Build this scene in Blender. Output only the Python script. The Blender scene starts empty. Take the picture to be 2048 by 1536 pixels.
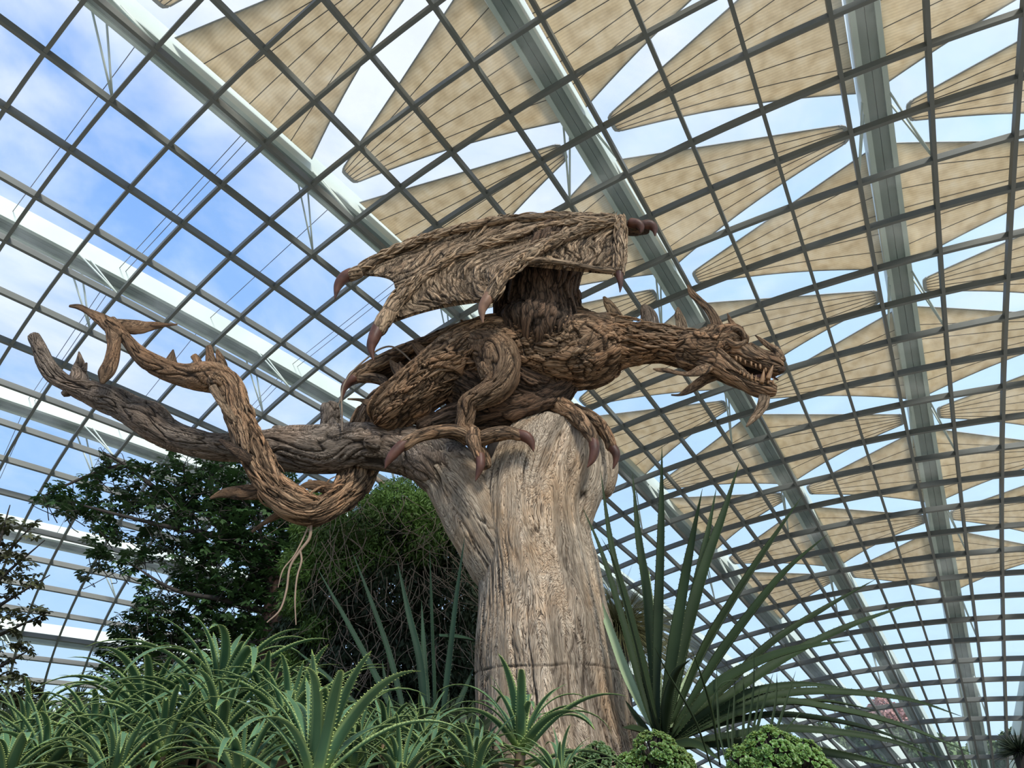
import bpy, math, random
import numpy as np
from mathutils import Vector, Matrix

C = bpy.context.scene.collection
sc = bpy.context.scene
F = 1380.0; PITCH = math.radians(31.0); EYE = 1.6

# ------------------------------------------------------------------ camera
cd = bpy.data.cameras.new('camera'); cam = bpy.data.objects.new('camera', cd); C.objects.link(cam)
cd.sensor_width = 36.0; cd.lens = 36.0 * F / 2048.0; cd.clip_end = 2000
cam.location = (0, 0, EYE); cam.rotation_euler = (math.pi / 2 + PITCH, 0, 0)
sc.camera = cam

# ------------------------------------------------------------------ sky
W = bpy.data.worlds.new('world'); sc.world = W; W.use_nodes = True
nt = W.node_tree; nt.nodes.clear()
def nd(t, tp, **kw):
    n = t.nodes.new(tp)
    for k, v in kw.items():
        if k.startswith('i_'): n.inputs[k[2:].replace('_', ' ')].default_value = v
        else: setattr(n, k, v)
    return n
def ramp(t, stops, interp='LINEAR'):
    r = t.nodes.new('ShaderNodeValToRGB'); r.color_ramp.interpolation = interp
    e = r.color_ramp.elements
    e[0].position, e[0].color = stops[0][0], (*stops[0][1], 1)
    e[1].position, e[1].color = stops[-1][0], (*stops[-1][1], 1)
    for p, c in stops[1:-1]:
        x = e.new(p); x.color = (*c, 1)
    return r
L = nt.links.new
tc = nd(nt, 'ShaderNodeTexCoord'); sep = nd(nt, 'ShaderNodeSeparateXYZ'); L(tc.outputs['Generated'], sep.inputs[0])
# clear-sky blue: paler to the horizon and towards the sun's side (+x)
grad = ramp(nt, [(0.0, (0.62, 0.78, 0.95)), (0.18, (0.42, 0.62, 0.92)), (0.5, (0.21, 0.41, 0.84)), (1.0, (0.17, 0.34, 0.78))])
L(sep.outputs['Z'], grad.inputs[0])
sunm = nd(nt, 'ShaderNodeMapRange'); sunm.inputs['From Min'].default_value = -0.5; sunm.inputs['From Max'].default_value = 0.7
L(sep.outputs['X'], sunm.inputs['Value'])
pale = nd(nt, 'ShaderNodeMixRGB', blend_type='MIX'); pale.inputs[2].default_value = (0.58, 0.78, 0.99, 1)
L(sunm.outputs[0], pale.inputs[0]); L(grad.outputs[0], pale.inputs[1])
mp = nd(nt, 'ShaderNodeMapping'); mp.inputs['Scale'].default_value = (1.0, 1.0, 1.7); mp.inputs['Location'].default_value = (3.1, 0.4, 1.2)
L(tc.outputs['Generated'], mp.inputs[0])
cn = nd(nt, 'ShaderNodeTexNoise'); cn.inputs['Scale'].default_value = 2.1; cn.inputs['Detail'].default_value = 9; cn.inputs['Roughness'].default_value = 0.56; cn.inputs['Distortion'].default_value = 0.5
L(mp.outputs[0], cn.inputs['Vector'])
# cloud cover grows with height
cov = nd(nt, 'ShaderNodeMapRange'); cov.inputs['From Min'].default_value = 0.22; cov.inputs['From Max'].default_value = 0.80; cov.inputs['To Min'].default_value = -0.26; cov.inputs['To Max'].default_value = 0.12
L(sep.outputs['Z'], cov.inputs['Value'])
add = nd(nt, 'ShaderNodeMath', operation='ADD'); L(cn.outputs['Fac'], add.inputs[0]); L(cov.outputs[0], add.inputs[1])
cr = ramp(nt, [(0.42, (0, 0, 0)), (0.66, (1, 1, 1))]); L(add.outputs[0], cr.inputs[0])
cmx = nd(nt, 'ShaderNodeMixRGB'); cmx.inputs[2].default_value = (0.80, 0.84, 0.97, 1)
L(cr.outputs[0], cmx.inputs[0]); L(pale.outputs[0], cmx.inputs[1])
bg = nd(nt, 'ShaderNodeBackground'); bg.inputs['Strength'].default_value = 1.12
L(cmx.outputs[0], bg.inputs['Color'])
wo = nd(nt, 'ShaderNodeOutputWorld'); L(bg.outputs[0], wo.inputs[0])

# ------------------------------------------------------------------ sun (veiled by thin cloud)
sd = bpy.data.lights.new('sun', 'SUN'); sun = bpy.data.objects.new('sun', sd); C.objects.link(sun)
sd.energy = 4.6; sd.angle = math.radians(10); sd.color = (1.0, 0.95, 0.87)
SUNDIR = Vector((0.32, -0.62, 0.72)).normalized()       # towards the sun
sun.rotation_euler = SUNDIR.to_track_quat('Z', 'Y').to_euler()

sc.view_settings.view_transform = 'Standard'; sc.view_settings.look = 'None'
sc.view_settings.gamma = 1.0; sc.view_settings.use_curve_mapping = False
sc.view_settings.exposure = 0.22
sc.cycles.max_bounces = 8; sc.cycles.transparent_max_bounces = 24; sc.cycles.diffuse_bounces = 4
sc.cycles.caustics_reflective = False; sc.cycles.caustics_refractive = False

# ------------------------------------------------------------------ helpers
cP, sP = math.cos(PITCH), math.sin(PITCH)
def cam2world(X, Yd, Z):
    up = -Yd
    return np.stack([X, Z * cP - up * sP, Z * sP + up * cP + EYE], -1)
def at(px, py, Y):
    """the point seen at pixel (px, py) that stands Y metres in front of the camera"""
    x = (px - 1024) / F; u = -(py - 768) / F
    d = np.array([x, cP - u * sP, sP + u * cP])
    return d * (Y / d[1]) + np.array([0, 0, EYE])
def zc(p):
    """depth along the optical axis: one pixel there is zc/F metres"""
    return (p[..., 1]) * cP + (p[..., 2] - EYE) * sP
def proj(p):
    p = np.asarray(p, float); y = p[..., 1]; z = p[..., 2] - EYE
    Z = y * cP + z * sP; U = -y * sP + z * cP
    return np.stack([1024 + F * p[..., 0] / Z, 768 - F * U / Z], -1)

def mesh_obj(name, verts, faces, mat=None, parent=None, smooth=True, uv=None, attrs=None, link=True):
    me = bpy.data.meshes.new(name)
    verts = np.asarray(verts, np.float32).reshape(-1, 3)
    if isinstance(faces, np.ndarray):
        nf, k = faces.shape
        me.vertices.add(len(verts)); me.vertices.foreach_set('co', verts.ravel())
        me.loops.add(nf * k); me.loops.foreach_set('vertex_index', faces.astype(np.int32).ravel())
        me.polygons.add(nf); me.polygons.foreach_set('loop_start', np.arange(0, nf * k, k, dtype=np.int32))
        me.update(calc_edges=True)
    else:
        me.from_pydata(verts.tolist(), [], faces)
    if smooth: me.polygons.foreach_set('use_smooth', [True] * len(me.polygons))
    if uv is not None:
        ul = me.uv_layers.new(name='UVMap')
        idx = np.empty(len(me.loops), np.int32); me.loops.foreach_get('vertex_index', idx)
        ul.data.foreach_set('uv', np.asarray(uv, np.float32)[idx].ravel())
    if attrs:
        for k, v in attrs.items():
            a = me.attributes.new(k, 'FLOAT', 'POINT'); a.data.foreach_set('value', np.asarray(v, np.float32).ravel())
    if mat: me.materials.append(mat)
    me.validate(); me.update()
    if not link: return me
    return mobj(name, me, parent)
def mobj(name, me, parent=None, loc=None):
    o = bpy.data.objects.new(name, me); C.objects.link(o)
    if parent is not None: o.parent = parent
    if loc is not None: o.location = loc
    return o
def thing(name, label, cat, group=None, loc=(0, 0, 0)):
    o = bpy.data.objects.new(name, None); C.objects.link(o); o.location = loc; o.empty_display_size = 0.1
    return tag(o, label, cat, group)
def tag(o, label=None, cat=None, group=None, kind=None):
    if label: o['label'] = label
    if cat: o['category'] = cat
    if group: o['group'] = group
    if kind: o['kind'] = kind
    return o

class MB:
    """collects simple solids into one mesh"""
    def __init__(s): s.v = []; s.f = []
    def add(s, v, f):
        b = len(s.v); s.v += [tuple(map(float, q)) for q in v]; s.f += [tuple(b + i for i in q) for q in f]
    def box8(s, p):      # 8 corners: bottom ring 0-3, top ring 4-7
        s.add(p, [(3, 2, 1, 0), (4, 5, 6, 7), (0, 1, 5, 4), (1, 2, 6, 5), (2, 3, 7, 6), (3, 0, 4, 7)])
    def box(s, x0, y0, z0, x1, y1, z1):
        s.box8([(x0, y0, z0), (x1, y0, z0), (x1, y1, z0), (x0, y1, z0), (x0, y0, z1), (x1, y0, z1), (x1, y1, z1), (x0, y1, z1)])
    def rod(s, a, b, r, n=6, r2=None):
        a = np.array(a, float); b = np.array(b, float); d = b - a; d /= np.linalg.norm(d) + 1e-9
        x = np.cross(d, (0, 0, 1.0)) if abs(d[2]) < .9 else np.cross(d, (1.0, 0, 0)); x /= np.linalg.norm(x); y = np.cross(d, x)
        r2 = r if r2 is None else r2
        v = []; 
        for c, rr in ((a, r), (b, r2)):
            for k in range(n):
                t = 2 * math.pi * k / n; v.append(c + rr * (x * math.cos(t) + y * math.sin(t)))
        f = [(k, (k + 1) % n, n + (k + 1) % n, n + k) for k in range(n)] + [tuple(range(n))[::-1], tuple(range(n, 2 * n))]
        s.add(v, f)
    def build(s, name, mat, parent=None, smooth=False):
        return mesh_obj(name, s.v, s.f, mat, parent, smooth)

# -------- noise (numpy)
_rs = np.random.RandomState(7)
_perm = _rs.permutation(256).astype(np.int64); _perm = np.concatenate([_perm, _perm, _perm])
_g = _rs.normal(size=(256, 3)); _g /= np.linalg.norm(_g, axis=1)[:, None]
_rv = _rs.rand(256, 4)
def perlin(p):
    p = np.asarray(p, float); i = np.floor(p).astype(np.int64); f = p - i; u = f * f * f * (f * (f * 6 - 15) + 10)
    out = 0
    for dx in (0, 1):
        wx = u[..., 0] if dx else 1 - u[..., 0]
        for dy in (0, 1):
            wy = u[..., 1] if dy else 1 - u[..., 1]
            for dz in (0, 1):
                wz = u[..., 2] if dz else 1 - u[..., 2]
                h = _perm[_perm[_perm[(i[..., 0] + dx) & 255] + ((i[..., 1] + dy) & 255)] + ((i[..., 2] + dz) & 255)]
                g = _g[h]
                out = out + wx * wy * wz * (g[..., 0] * (f[..., 0] - dx) + g[..., 1] * (f[..., 1] - dy) + g[..., 2] * (f[..., 2] - dz))
    return out * 1.6
def fbm(p, n=3):
    o = 0; a = 1.0; q = np.asarray(p, float)
    for k in range(n): o = o + a * perlin(q + 17.3 * k); q = q * 2.03; a *= .5
    return o
def voronoi(p):
    """F1, F2 and a random number of the nearest cell"""
    p = np.asarray(p, float); i = np.floor(p).astype(np.int64)
    f1 = np.full(p.shape[:-1], 9.0); f2 = f1.copy(); idr = np.zeros_like(f1)
    for dx in (-1, 0, 1):
        for dy in (-1, 0, 1):
            for dz in (-1, 0, 1):
                c = i + np.array([dx, dy, dz])
                h = _perm[_perm[_perm[c[..., 0] & 255] + (c[..., 1] & 255)] + (c[..., 2] & 255)]
                r = _rv[h]; d = np.linalg.norm(c + r[..., :3] - p, axis=-1)
                m = d < f1
                f2 = np.where(m, f1, np.minimum(f2, d)); idr = np.where(m, r[..., 3], idr); f1 = np.where(m, d, f1)
    return f1, f2, idr

# ------------------------------------------------------------------ materials
def newmat(name):
    m = bpy.data.materials.new(name); m.use_nodes = True; t = m.node_tree; t.nodes.clear()
    return m, t, nd(t, 'ShaderNodeOutputMaterial')
def plain(name, col, rough=0.5, metal=0.0, noise=0.12, nscale=6.0, bump=0.0, spec=0.5):
    m, t, o = newmat(name); b = nd(t, 'ShaderNodeBsdfPrincipled')
    b.inputs['Roughness'].default_value = rough; b.inputs['Metallic'].default_value = metal; b.inputs['Specular IOR Level'].default_value = spec
    c = nd(t, 'ShaderNodeTexCoord'); n = nd(t, 'ShaderNodeTexNoise'); n.inputs['Scale'].default_value = nscale; n.inputs['Detail'].default_value = 5
    t.links.new(c.outputs['Object'], n.inputs['Vector'])
    r = ramp(t, [(0.3, tuple(x * (1 - noise) for x in col)), (0.7, tuple(min(1, x * (1 + noise)) for x in col))])
    t.links.new(n.outputs['Fac'], r.inputs[0]); t.links.new(r.outputs[0], b.inputs['Base Color'])
    if bump:
        bp = nd(t, 'ShaderNodeBump'); bp.inputs['Strength'].default_value = bump; bp.inputs['Distance'].default_value = 0.02
        t.links.new(n.outputs['Fac'], bp.inputs['Height']); t.links.new(bp.outputs[0], b.inputs['Normal'])
    t.links.new(b.outputs[0], o.inputs[0]); return m
M = {}
M['bar'] = plain('grey_painted_steel', (0.092, 0.098, 0.095), 0.5, 0.0, 0.06, 0.8)
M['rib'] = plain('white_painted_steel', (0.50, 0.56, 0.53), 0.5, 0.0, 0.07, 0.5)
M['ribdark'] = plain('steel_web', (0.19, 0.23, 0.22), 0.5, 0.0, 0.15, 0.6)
M['cable'] = plain('dark_cable', (0.06, 0.06, 0.08), 0.5)
def glass_mat():
    m, t, o = newmat('roof_glass')
    tr = nd(t, 'ShaderNodeBsdfTransparent'); tr.inputs[0].default_value = (0.955, 0.975, 0.97, 1)
    gl = nd(t, 'ShaderNodeBsdfGlossy'); gl.inputs['Roughness'].default_value = 0.02
    lw = nd(t, 'ShaderNodeLayerWeight'); lw.inputs['Blend'].default_value = 0.5
    pw = nd(t, 'ShaderNodeMath', operation='POWER'); pw.inputs[1].default_value = 5; t.links.new(lw.outputs['Facing'], pw.inputs[0])
    fr = nd(t, 'ShaderNodeMath', operation='MULTIPLY_ADD'); fr.inputs[1].default_value = 0.6; fr.inputs[2].default_value = 0.02; t.links.new(pw.outputs[0], fr.inputs[0])
    m1 = nd(t, 'ShaderNodeMixShader'); t.links.new(fr.outputs[0], m1.inputs[0]); t.links.new(tr.outputs[0], m1.inputs[1]); t.links.new(gl.outputs[0], m1.inputs[2])
    # thin film of dust and water marks
    c = nd(t, 'ShaderNodeTexCoord'); n = nd(t, 'ShaderNodeTexNoise'); n.inputs['Scale'].default_value = 0.35; n.inputs['Detail'].default_value = 7; n.inputs['Roughness'].default_value = 0.6
    t.links.new(c.outputs['Object'], n.inputs['Vector'])
    r = nd(t, 'ShaderNodeMapRange'); r.inputs['From Min'].default_value = 0.42; r.inputs['From Max'].default_value = 0.8; r.inputs['To Min'].default_value = 0.01; r.inputs['To Max'].default_value = 0.08
    t.links.new(n.outputs['Fac'], r.inputs['Value'])
    du = nd(t, 'ShaderNodeBsdfTranslucent'); du.inputs[0].default_value = (0.86, 0.9, 0.92, 1)
    m2 = nd(t, 'ShaderNodeMixShader'); t.links.new(r.outputs[0], m2.inputs[0]); t.links.new(m1.outputs[0], m2.inputs[1]); t.links.new(du.outputs[0], m2.inputs[2])
    t.links.new(m2.outputs[0], o.inputs[0]); return m
M['glass'] = glass_mat()
def fabric_mat():
    m, t, o = newmat('shade_cloth')
    c = nd(t, 'ShaderNodeUVMap'); 
    n = nd(t, 'ShaderNodeTexNoise'); n.inputs['Scale'].default_value = 1.6; n.inputs['Detail'].default_value = 6; t.links.new(c.outputs[0], n.inputs['Vector'])
    r = ramp(t, [(0.3, (0.70, 0.585, 0.43)), (0.55, (0.83, 0.725, 0.57)), (0.75, (0.86, 0.78, 0.66))]); t.links.new(n.outputs['Fac'], r.inputs[0])
    w = nd(t, 'ShaderNodeTexWave', wave_type='BANDS', bands_direction='X'); w.inputs['Scale'].default_value = 2.6; w.inputs['Distortion'].default_value = 1.2; w.inputs['Detail'].default_value = 2
    t.links.new(c.outputs[0], w.inputs['Vector'])
    wr = nd(t, 'ShaderNodeMapRange'); wr.inputs['To Min'].default_value = 0.93; wr.inputs['To Max'].default_value = 1.03; t.links.new(w.outputs['Fac'], wr.inputs['Value'])
    mu = nd(t, 'ShaderNodeMixRGB', blend_type='MULTIPLY'); mu.inputs[0].default_value = 1; t.links.new(r.outputs[0], mu.inputs[1]); t.links.new(wr.outputs[0], mu.inputs[2])
    d = nd(t, 'ShaderNodeBsdfDiffuse'); tl = nd(t, 'ShaderNodeBsdfTranslucent'); t.links.new(mu.outputs[0], d.inputs[0]); t.links.new(mu.outputs[0], tl.inputs[0])
    mx = nd(t, 'ShaderNodeMixShader'); mx.inputs[0].default_value = 0.55; t.links.new(d.outputs[0], mx.inputs[1]); t.links.new(tl.outputs[0], mx.inputs[2])
    t.links.new(mx.outputs[0], o.inputs[0]); return m
M['fabric'] = fabric_mat()
M['seam'] = plain('seam_tape', (0.10, 0.085, 0.07), 0.8)
M['edge'] = plain('sail_edge_batten', (0.27, 0.27, 0.27), 0.6)

# ------------------------------------------------------------------ the glass shell
# a shell of revolution-like form: (i) numbers its meridian bars, (j) its parallel bars, h metres-scale offset outwards
SC = 2.4
CO = np.array([[1.1779,6.0517,19.4331],[10.6444,8.7635,7.3116],[0.1627,0.6106,-0.6458],[0.0583,-0.0203,-0.0981],[0.0092,-0.0128,0.027],[0.001,-0.0036,0.0035],[9.2385,-6.7389,-5.8977],[-4.1683,2.727,2.2553],[-0.3343,-0.0344,-0.0595],[-0.1173,0.0573,0.0989],[-0.0336,0.0271,-0.0557],[0.6769,1.0997,0.1001],[-0.5323,-0.3004,0.01],[-0.0481,0.0275,0.161],[0.0241,-0.011,-0.0078],[-0.0443,0.0559,0.0747],[-0.0021,0.0099,0.1465],[0.011,0.0057,-0.0499],[0.0498,-0.0328,-0.0328],[0.0433,-0.0452,-0.0509],[-0.0213,0.0197,0.0266]])
def shell0(i, j):
    i = np.asarray(i, float)
    if i.min() < -20:      # beyond the low left rim the shell runs on straight to the ground
        ic = np.maximum(i, -20.0); p = shell0(ic, j); return p + (shell0(ic + .5, j) - p) / .5 * (i - ic)[..., None]
    x = (np.asarray(i, float) + 3) / 14; y = (np.asarray(j, float) - 15) / 16
    Tx = [np.ones_like(x), x]; Ty = [np.ones_like(y), y]
    for k in range(4): Tx.append(2 * x * Tx[-1] - Tx[-2]); Ty.append(2 * y * Ty[-1] - Ty[-2])
    B = np.stack([Tx[p] * Ty[q] for p in range(6) for q in range(6 - p)], -1)
    q = B @ CO
    return cam2world(q[..., 0] * SC, q[..., 1] * SC, q[..., 2] * SC)
def frame(i, j):
    i = np.asarray(i, float); j = np.asarray(j, float)
    i, j = np.broadcast_arrays(i, j)
    p = shell0(i, j); e = 1e-3
    a = (shell0(i + e, j) - p) / e; b = (shell0(i, j + e) - p) / e
    n = np.cross(a, b); n /= np.linalg.norm(n, axis=-1, keepdims=True)
    n *= np.where(n[..., 2:3] < 0, -1, 1)
    return p, a, b, n
def shell(i, j, h=0.0):
    p, a, b, n = frame(i, j); return p + n * (np.asarray(h)[..., None] if np.ndim(h) else h) * SC
I0, I1, J0, J1 = -26, 14, -5, 34
def sweep_bar(p, t, n, w, h0, h1):
    """box bar through points p; t tangents, n outward normals"""
    s = np.cross(n, t); s /= np.linalg.norm(s, axis=-1, keepdims=True)
    k = len(p); v = np.stack([p + s * w / 2 + n * h0, p - s * w / 2 + n * h0, p - s * w / 2 + n * h1, p + s * w / 2 + n * h1], 1).reshape(-1, 3)
    f = []
    for q in range(k - 1):
        for m in range(4):
            f.append((4 * q + m, 4 * q + (m + 1) % 4, 4 * q + 4 + (m + 1) % 4, 4 * q + 4 + m))
    f += [(0, 3, 2, 1), (4 * k - 4, 4 * k - 3, 4 * k - 2, 4 * k - 1)]
    return v, f
roof = bpy.data.objects.new('ceiling', None); C.objects.link(roof); tag(roof, 'curved glass dome roof on a grid of grey steel bars', kind='structure')
BW, BD = 0.062 * SC, 0.135 * SC
jj = np.arange(J0, J1 + 0.01, 0.5); ii = np.arange(I0, I1 + 0.01, 0.5)
for i in range(I0, I1 + 1):
    p, a, b, n = frame(np.full_like(jj, i), jj); v, f = sweep_bar(p, b, n, BW, -BD, 0.03)
    mesh_obj('mullion', v, f, M['bar'], roof, smooth=False)
for j in range(J0, J1 + 1):
    p, a, b, n = frame(ii, np.full_like(ii, j)); v, f = sweep_bar(p, a, n, BW * 0.96, -BD * 0.96, 0.035)
    mesh_obj('transom', v, f, M['bar'], roof, smooth=False)
# panes: thin slabs between the bars
ci, cj = np.meshgrid(np.arange(I0, I1) + 0.5, np.arange(J0, J1) + 0.5, indexing='ij'); ci = ci.ravel(); cj = cj.ravel()
cor = [shell(ci + a, cj + b) for a, b in ((-.5, -.5), (.5, -.5), (.5, .5), (-.5, .5))]
nrm = frame(ci, cj)[3]
pr = np.stack([proj(c) for c in cor], 1); front = np.stack([zc(c) for c in cor], 1).min(1) > 0.5
ar = 0.5 * np.abs(sum(pr[:, k, 0] * pr[:, (k + 1) % 4, 1] - pr[:, (k + 1) % 4, 0] * pr[:, k, 1] for k in range(4)))
cc = pr.mean(1); inv = front & (cc[:, 0] > -60) & (cc[:, 0] < 2108) & (cc[:, 1] > -60) & (cc[:, 1] < 1560)
order = np.argsort(-(ar * inv))[:300]; single = np.zeros(len(ci), bool); single[order] = True
rest = MB()
for k in range(len(ci)):
    q = [c[k] for c in cor]; m = sum(q) / 4
    q = [m + (x - m) * 0.985 for x in q]
    bot = [x - nrm[k] * 0.02 for x in q]; top = [x + nrm[k] * 0.02 for x in q]
    if single[k]:
        mb = MB(); mb.box8(bot + top); mb.build('pane', M['glass'], roof)
    else: rest.box8(bot + top)
tag(rest.build('pane', M['glass'], roof), kind='stuff')

# ------------------------------------------------------------------ steel arches outside the glass
RIBS = [-19.5, -15.5, -11.5, -7.5, -3.5, 0.5, 4.5, 8.5, 12.5]
RH0, RH1 = 0.98, 1.42
ribname = {-19.5: 'lowest white steel arch behind the tree, far left', -15.5: 'white steel arch low at the left, behind the tree leaves',
           -11.5: 'second white steel arch up from the lower left corner', -7.5: 'white steel arch crossing behind the forked tree limb at left',
           -3.5: 'broad white steel arch crossing behind the sculpture tail tip', 0.5: 'steel arch bordering the left edge of the shade sails',
           4.5: 'steel arch passing behind the dragon wing claws and neck', 8.5: 'tall steel arch at right between the two rows of sails',
           12.5: 'steel arch beyond the right edge of the picture'}
for r in RIBS:
    par = thing('steel_arch', ribname[r], 'arch')
    p, a, b, n = frame(np.full_like(jj, r), jj)
    t = b
    hw = 0.19 * SC * (1 + 0.012 * (jj - J0))
    s = np.cross(n, t); s /= np.linalg.norm(s, axis=-1, keepdims=True)
    def strip(o0, o1, h0, h1, name, mat):
        w = (o1 - o0); c = (o0 + o1) / 2
        v, f = sweep_bar(p + s * (c * hw)[:, None], t, n, 1.0, h0 * SC, h1 * SC)
        # width varies along the arch
        v = v.reshape(-1, 4, 3); cen = p + s * (c * hw)[:, None]
        for q, (sg, hh) in enumerate(((1, h0), (-1, h0), (-1, h1), (1, h1))):
            v[:, q] = cen + s * (sg * w / 2 * hw)[:, None] + n * hh * SC
        return mesh_obj(name, v.reshape(-1, 3), f, mat, par, smooth=False)
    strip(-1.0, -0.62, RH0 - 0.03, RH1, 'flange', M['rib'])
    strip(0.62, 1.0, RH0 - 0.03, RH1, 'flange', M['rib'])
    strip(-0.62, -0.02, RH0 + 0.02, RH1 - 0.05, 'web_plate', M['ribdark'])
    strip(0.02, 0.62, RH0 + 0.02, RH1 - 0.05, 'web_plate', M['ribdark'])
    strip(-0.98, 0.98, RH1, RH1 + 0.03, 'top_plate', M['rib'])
    # bolted gusset plates every second node
    par_odd = int(round((r - 0.5) / 4)) % 2
    for j in range(J0 + 1, J1):
        if (j - (3 if par_odd else 1)) % 4: continue
        for sg in (-1, 1):
            foot = shell(r + 0.5 * sg, j, 0.02)
            for dj in (-0.85, -0.62):
                pp, aa, bb, nn = frame(r, j + dj); ss = np.cross(nn, bb); ss /= np.linalg.norm(ss); ss *= np.sign(np.dot(ss, aa)) * sg
                apex = pp + nn * RH0 * SC + ss * 0.19 * SC * 1.1
                mb = MB(); mb.rod(foot, apex, 0.045, 6); mb.build('strut', M['rib'], par, smooth=True)
# tension cables between the arches
for r0, r1, js in ((-3.5, .5, (0.85, 2.9, 4.95, 7.1)), (-7.5, -3.5, (0.85, 2.87, 4.95, 7.1, 9.0)), (-11.5, -7.5, (0.9, 2.9, 4.9, 7.0, 9.0))):
    for q, j in enumerate(js):
        for dj in (0, 0.13) if q % 2 else (0,):
            mb = MB(); mb.rod(shell(r0 + .15, j + dj, 1.2), shell(r1 - .15, j + dj, 1.2), 0.018, 5)
            o = mb.build('tension_cable', M['cable'], None, smooth=True)
            nth = ['first', 'second', 'third', 'fourth', 'fifth'][q]
            tag(o, '%s tie cable down the %s gap between arches at %s%s' % (nth, {-3.5: 'upper', -7.5: 'middle', -11.5: 'lower'}[r0], 'left', ', second of its pair' if dj else ''), 'cable', 'tie cables between the left arches')

# ------------------------------------------------------------------ shade sails
SH = 1.2
ordn = ['topmost', 'second', 'third', 'fourth', 'fifth', 'sixth', 'seventh', 'eighth']
rowname = {0.5: 'left-hand row', 4.5: 'middle row behind the neck', 8.5: 'tall right-hand row', 12.5: 'far right row'}
for r in (0.5, 4.5, 8.5, 12.5):
    odd = r in (0.5, 8.5)
    cs = [(-1.45 if odd else -3.4) + 4.06 * k for k in range(8)]
    cs = [c for c in cs if -1.6 < c < 23.6 and (r < 12 or c > 0)]
    n_ = 0
    for c in cs:
        wings = [1] if r == 0.5 else ([-1] if r == 12.5 else [-1, 1])
        s_ = thing('shade_sail', 'pale beige cloth shade sail, %s from the top in the %s' % (ordn[n_], rowname[r]), 'sail', 'shade sails outside the glass'); n_ += 1
        for wd in wings:
            U = np.linspace(0, 1, 15); V = np.linspace(-1, 1, 9)
            u, v = np.meshgrid(U, V, indexing='ij')
            half = 1.42 * (1 - u) + 0.20 * u - 0.10 * np.sin(np.pi * u) * 0.6
            # blunt, slightly chamfered tip
            ti = 0.22 + u * (3.34 - 0.07 * np.abs(v) ** 6)
            iw = r + wd * ti; jw = c + half * v + 0.0 * u
            sag = -0.035 * np.sin(np.pi * u) * (1 - v * v)
            top = shell(iw, jw, SH + sag + 0.012); bot = shell(iw, jw, SH + sag)
            nu, nv = u.shape
            idx = np.arange(nu * nv).reshape(nu, nv)
            q = np.stack([idx[:-1, :-1], idx[1:, :-1], idx[1:, 1:], idx[:-1, 1:]], -1).reshape(-1, 4)
            N = nu * nv
            rim = list(idx[:, 0]) + list(idx[-1, 1:]) + list(idx[::-1, -1][1:]) + list(idx[0, ::-1][1:])
            fs = [tuple(x) for x in q.tolist()] + [tuple(x[::-1] + N) for x in q] + [(rim[k], rim[k + 1], rim[k + 1] + N, rim[k] + N) for k in range(len(rim) - 1)]
            uvm = np.stack([(jw * SC * 1.0).ravel() + c, (ti * SC * 1.15).ravel()], -1)
            mesh_obj('cloth_panel', np.concatenate([bot.reshape(-1, 3), top.reshape(-1, 3)]), [tuple(int(z) for z in x) for x in fs], M['fabric'], s_, uv=np.concatenate([uvm, uvm]))
            # seams fanning from the tip
            for vs in (-0.62, -0.3, 0.02, 0.34, 0.66):
                hs = half[:, 0]; pv = shell(r + wd * ti[:, 4], c + hs * vs, SH + sag[:, 4] * (1 - vs * vs) - 0.004)
                fr = frame(r + wd * ti[:, 4], c + hs * vs)
                vv, ff = sweep_bar(pv, fr[1], fr[3], 0.035, -0.012, 0.004); mesh_obj('seam', vv, ff, M['seam'], s_, smooth=False)
            for vs in (-1, 1):
                hs = half[:, 0]; ie = r + wd * ti[:, 0]
                fr = frame(ie, c + hs * vs); pv = fr[0] + fr[3] * SH * SC
                vv, ff = sweep_bar(pv, fr[1], fr[3], 0.06, -0.015, 0.03); mesh_obj('hem', vv, ff, M['edge'], s_, smooth=False)
            je = c + 0.20 * V; ie = r + wd * ti[-1]
            fr = frame(ie, je); pv = fr[0] + fr[3] * SH * SC
            vv, ff = sweep_bar(pv, fr[2], fr[3], 0.16, -0.03, 0.05); mesh_obj('end_plate', vv, ff, M['edge'], s_, smooth=False)

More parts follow.
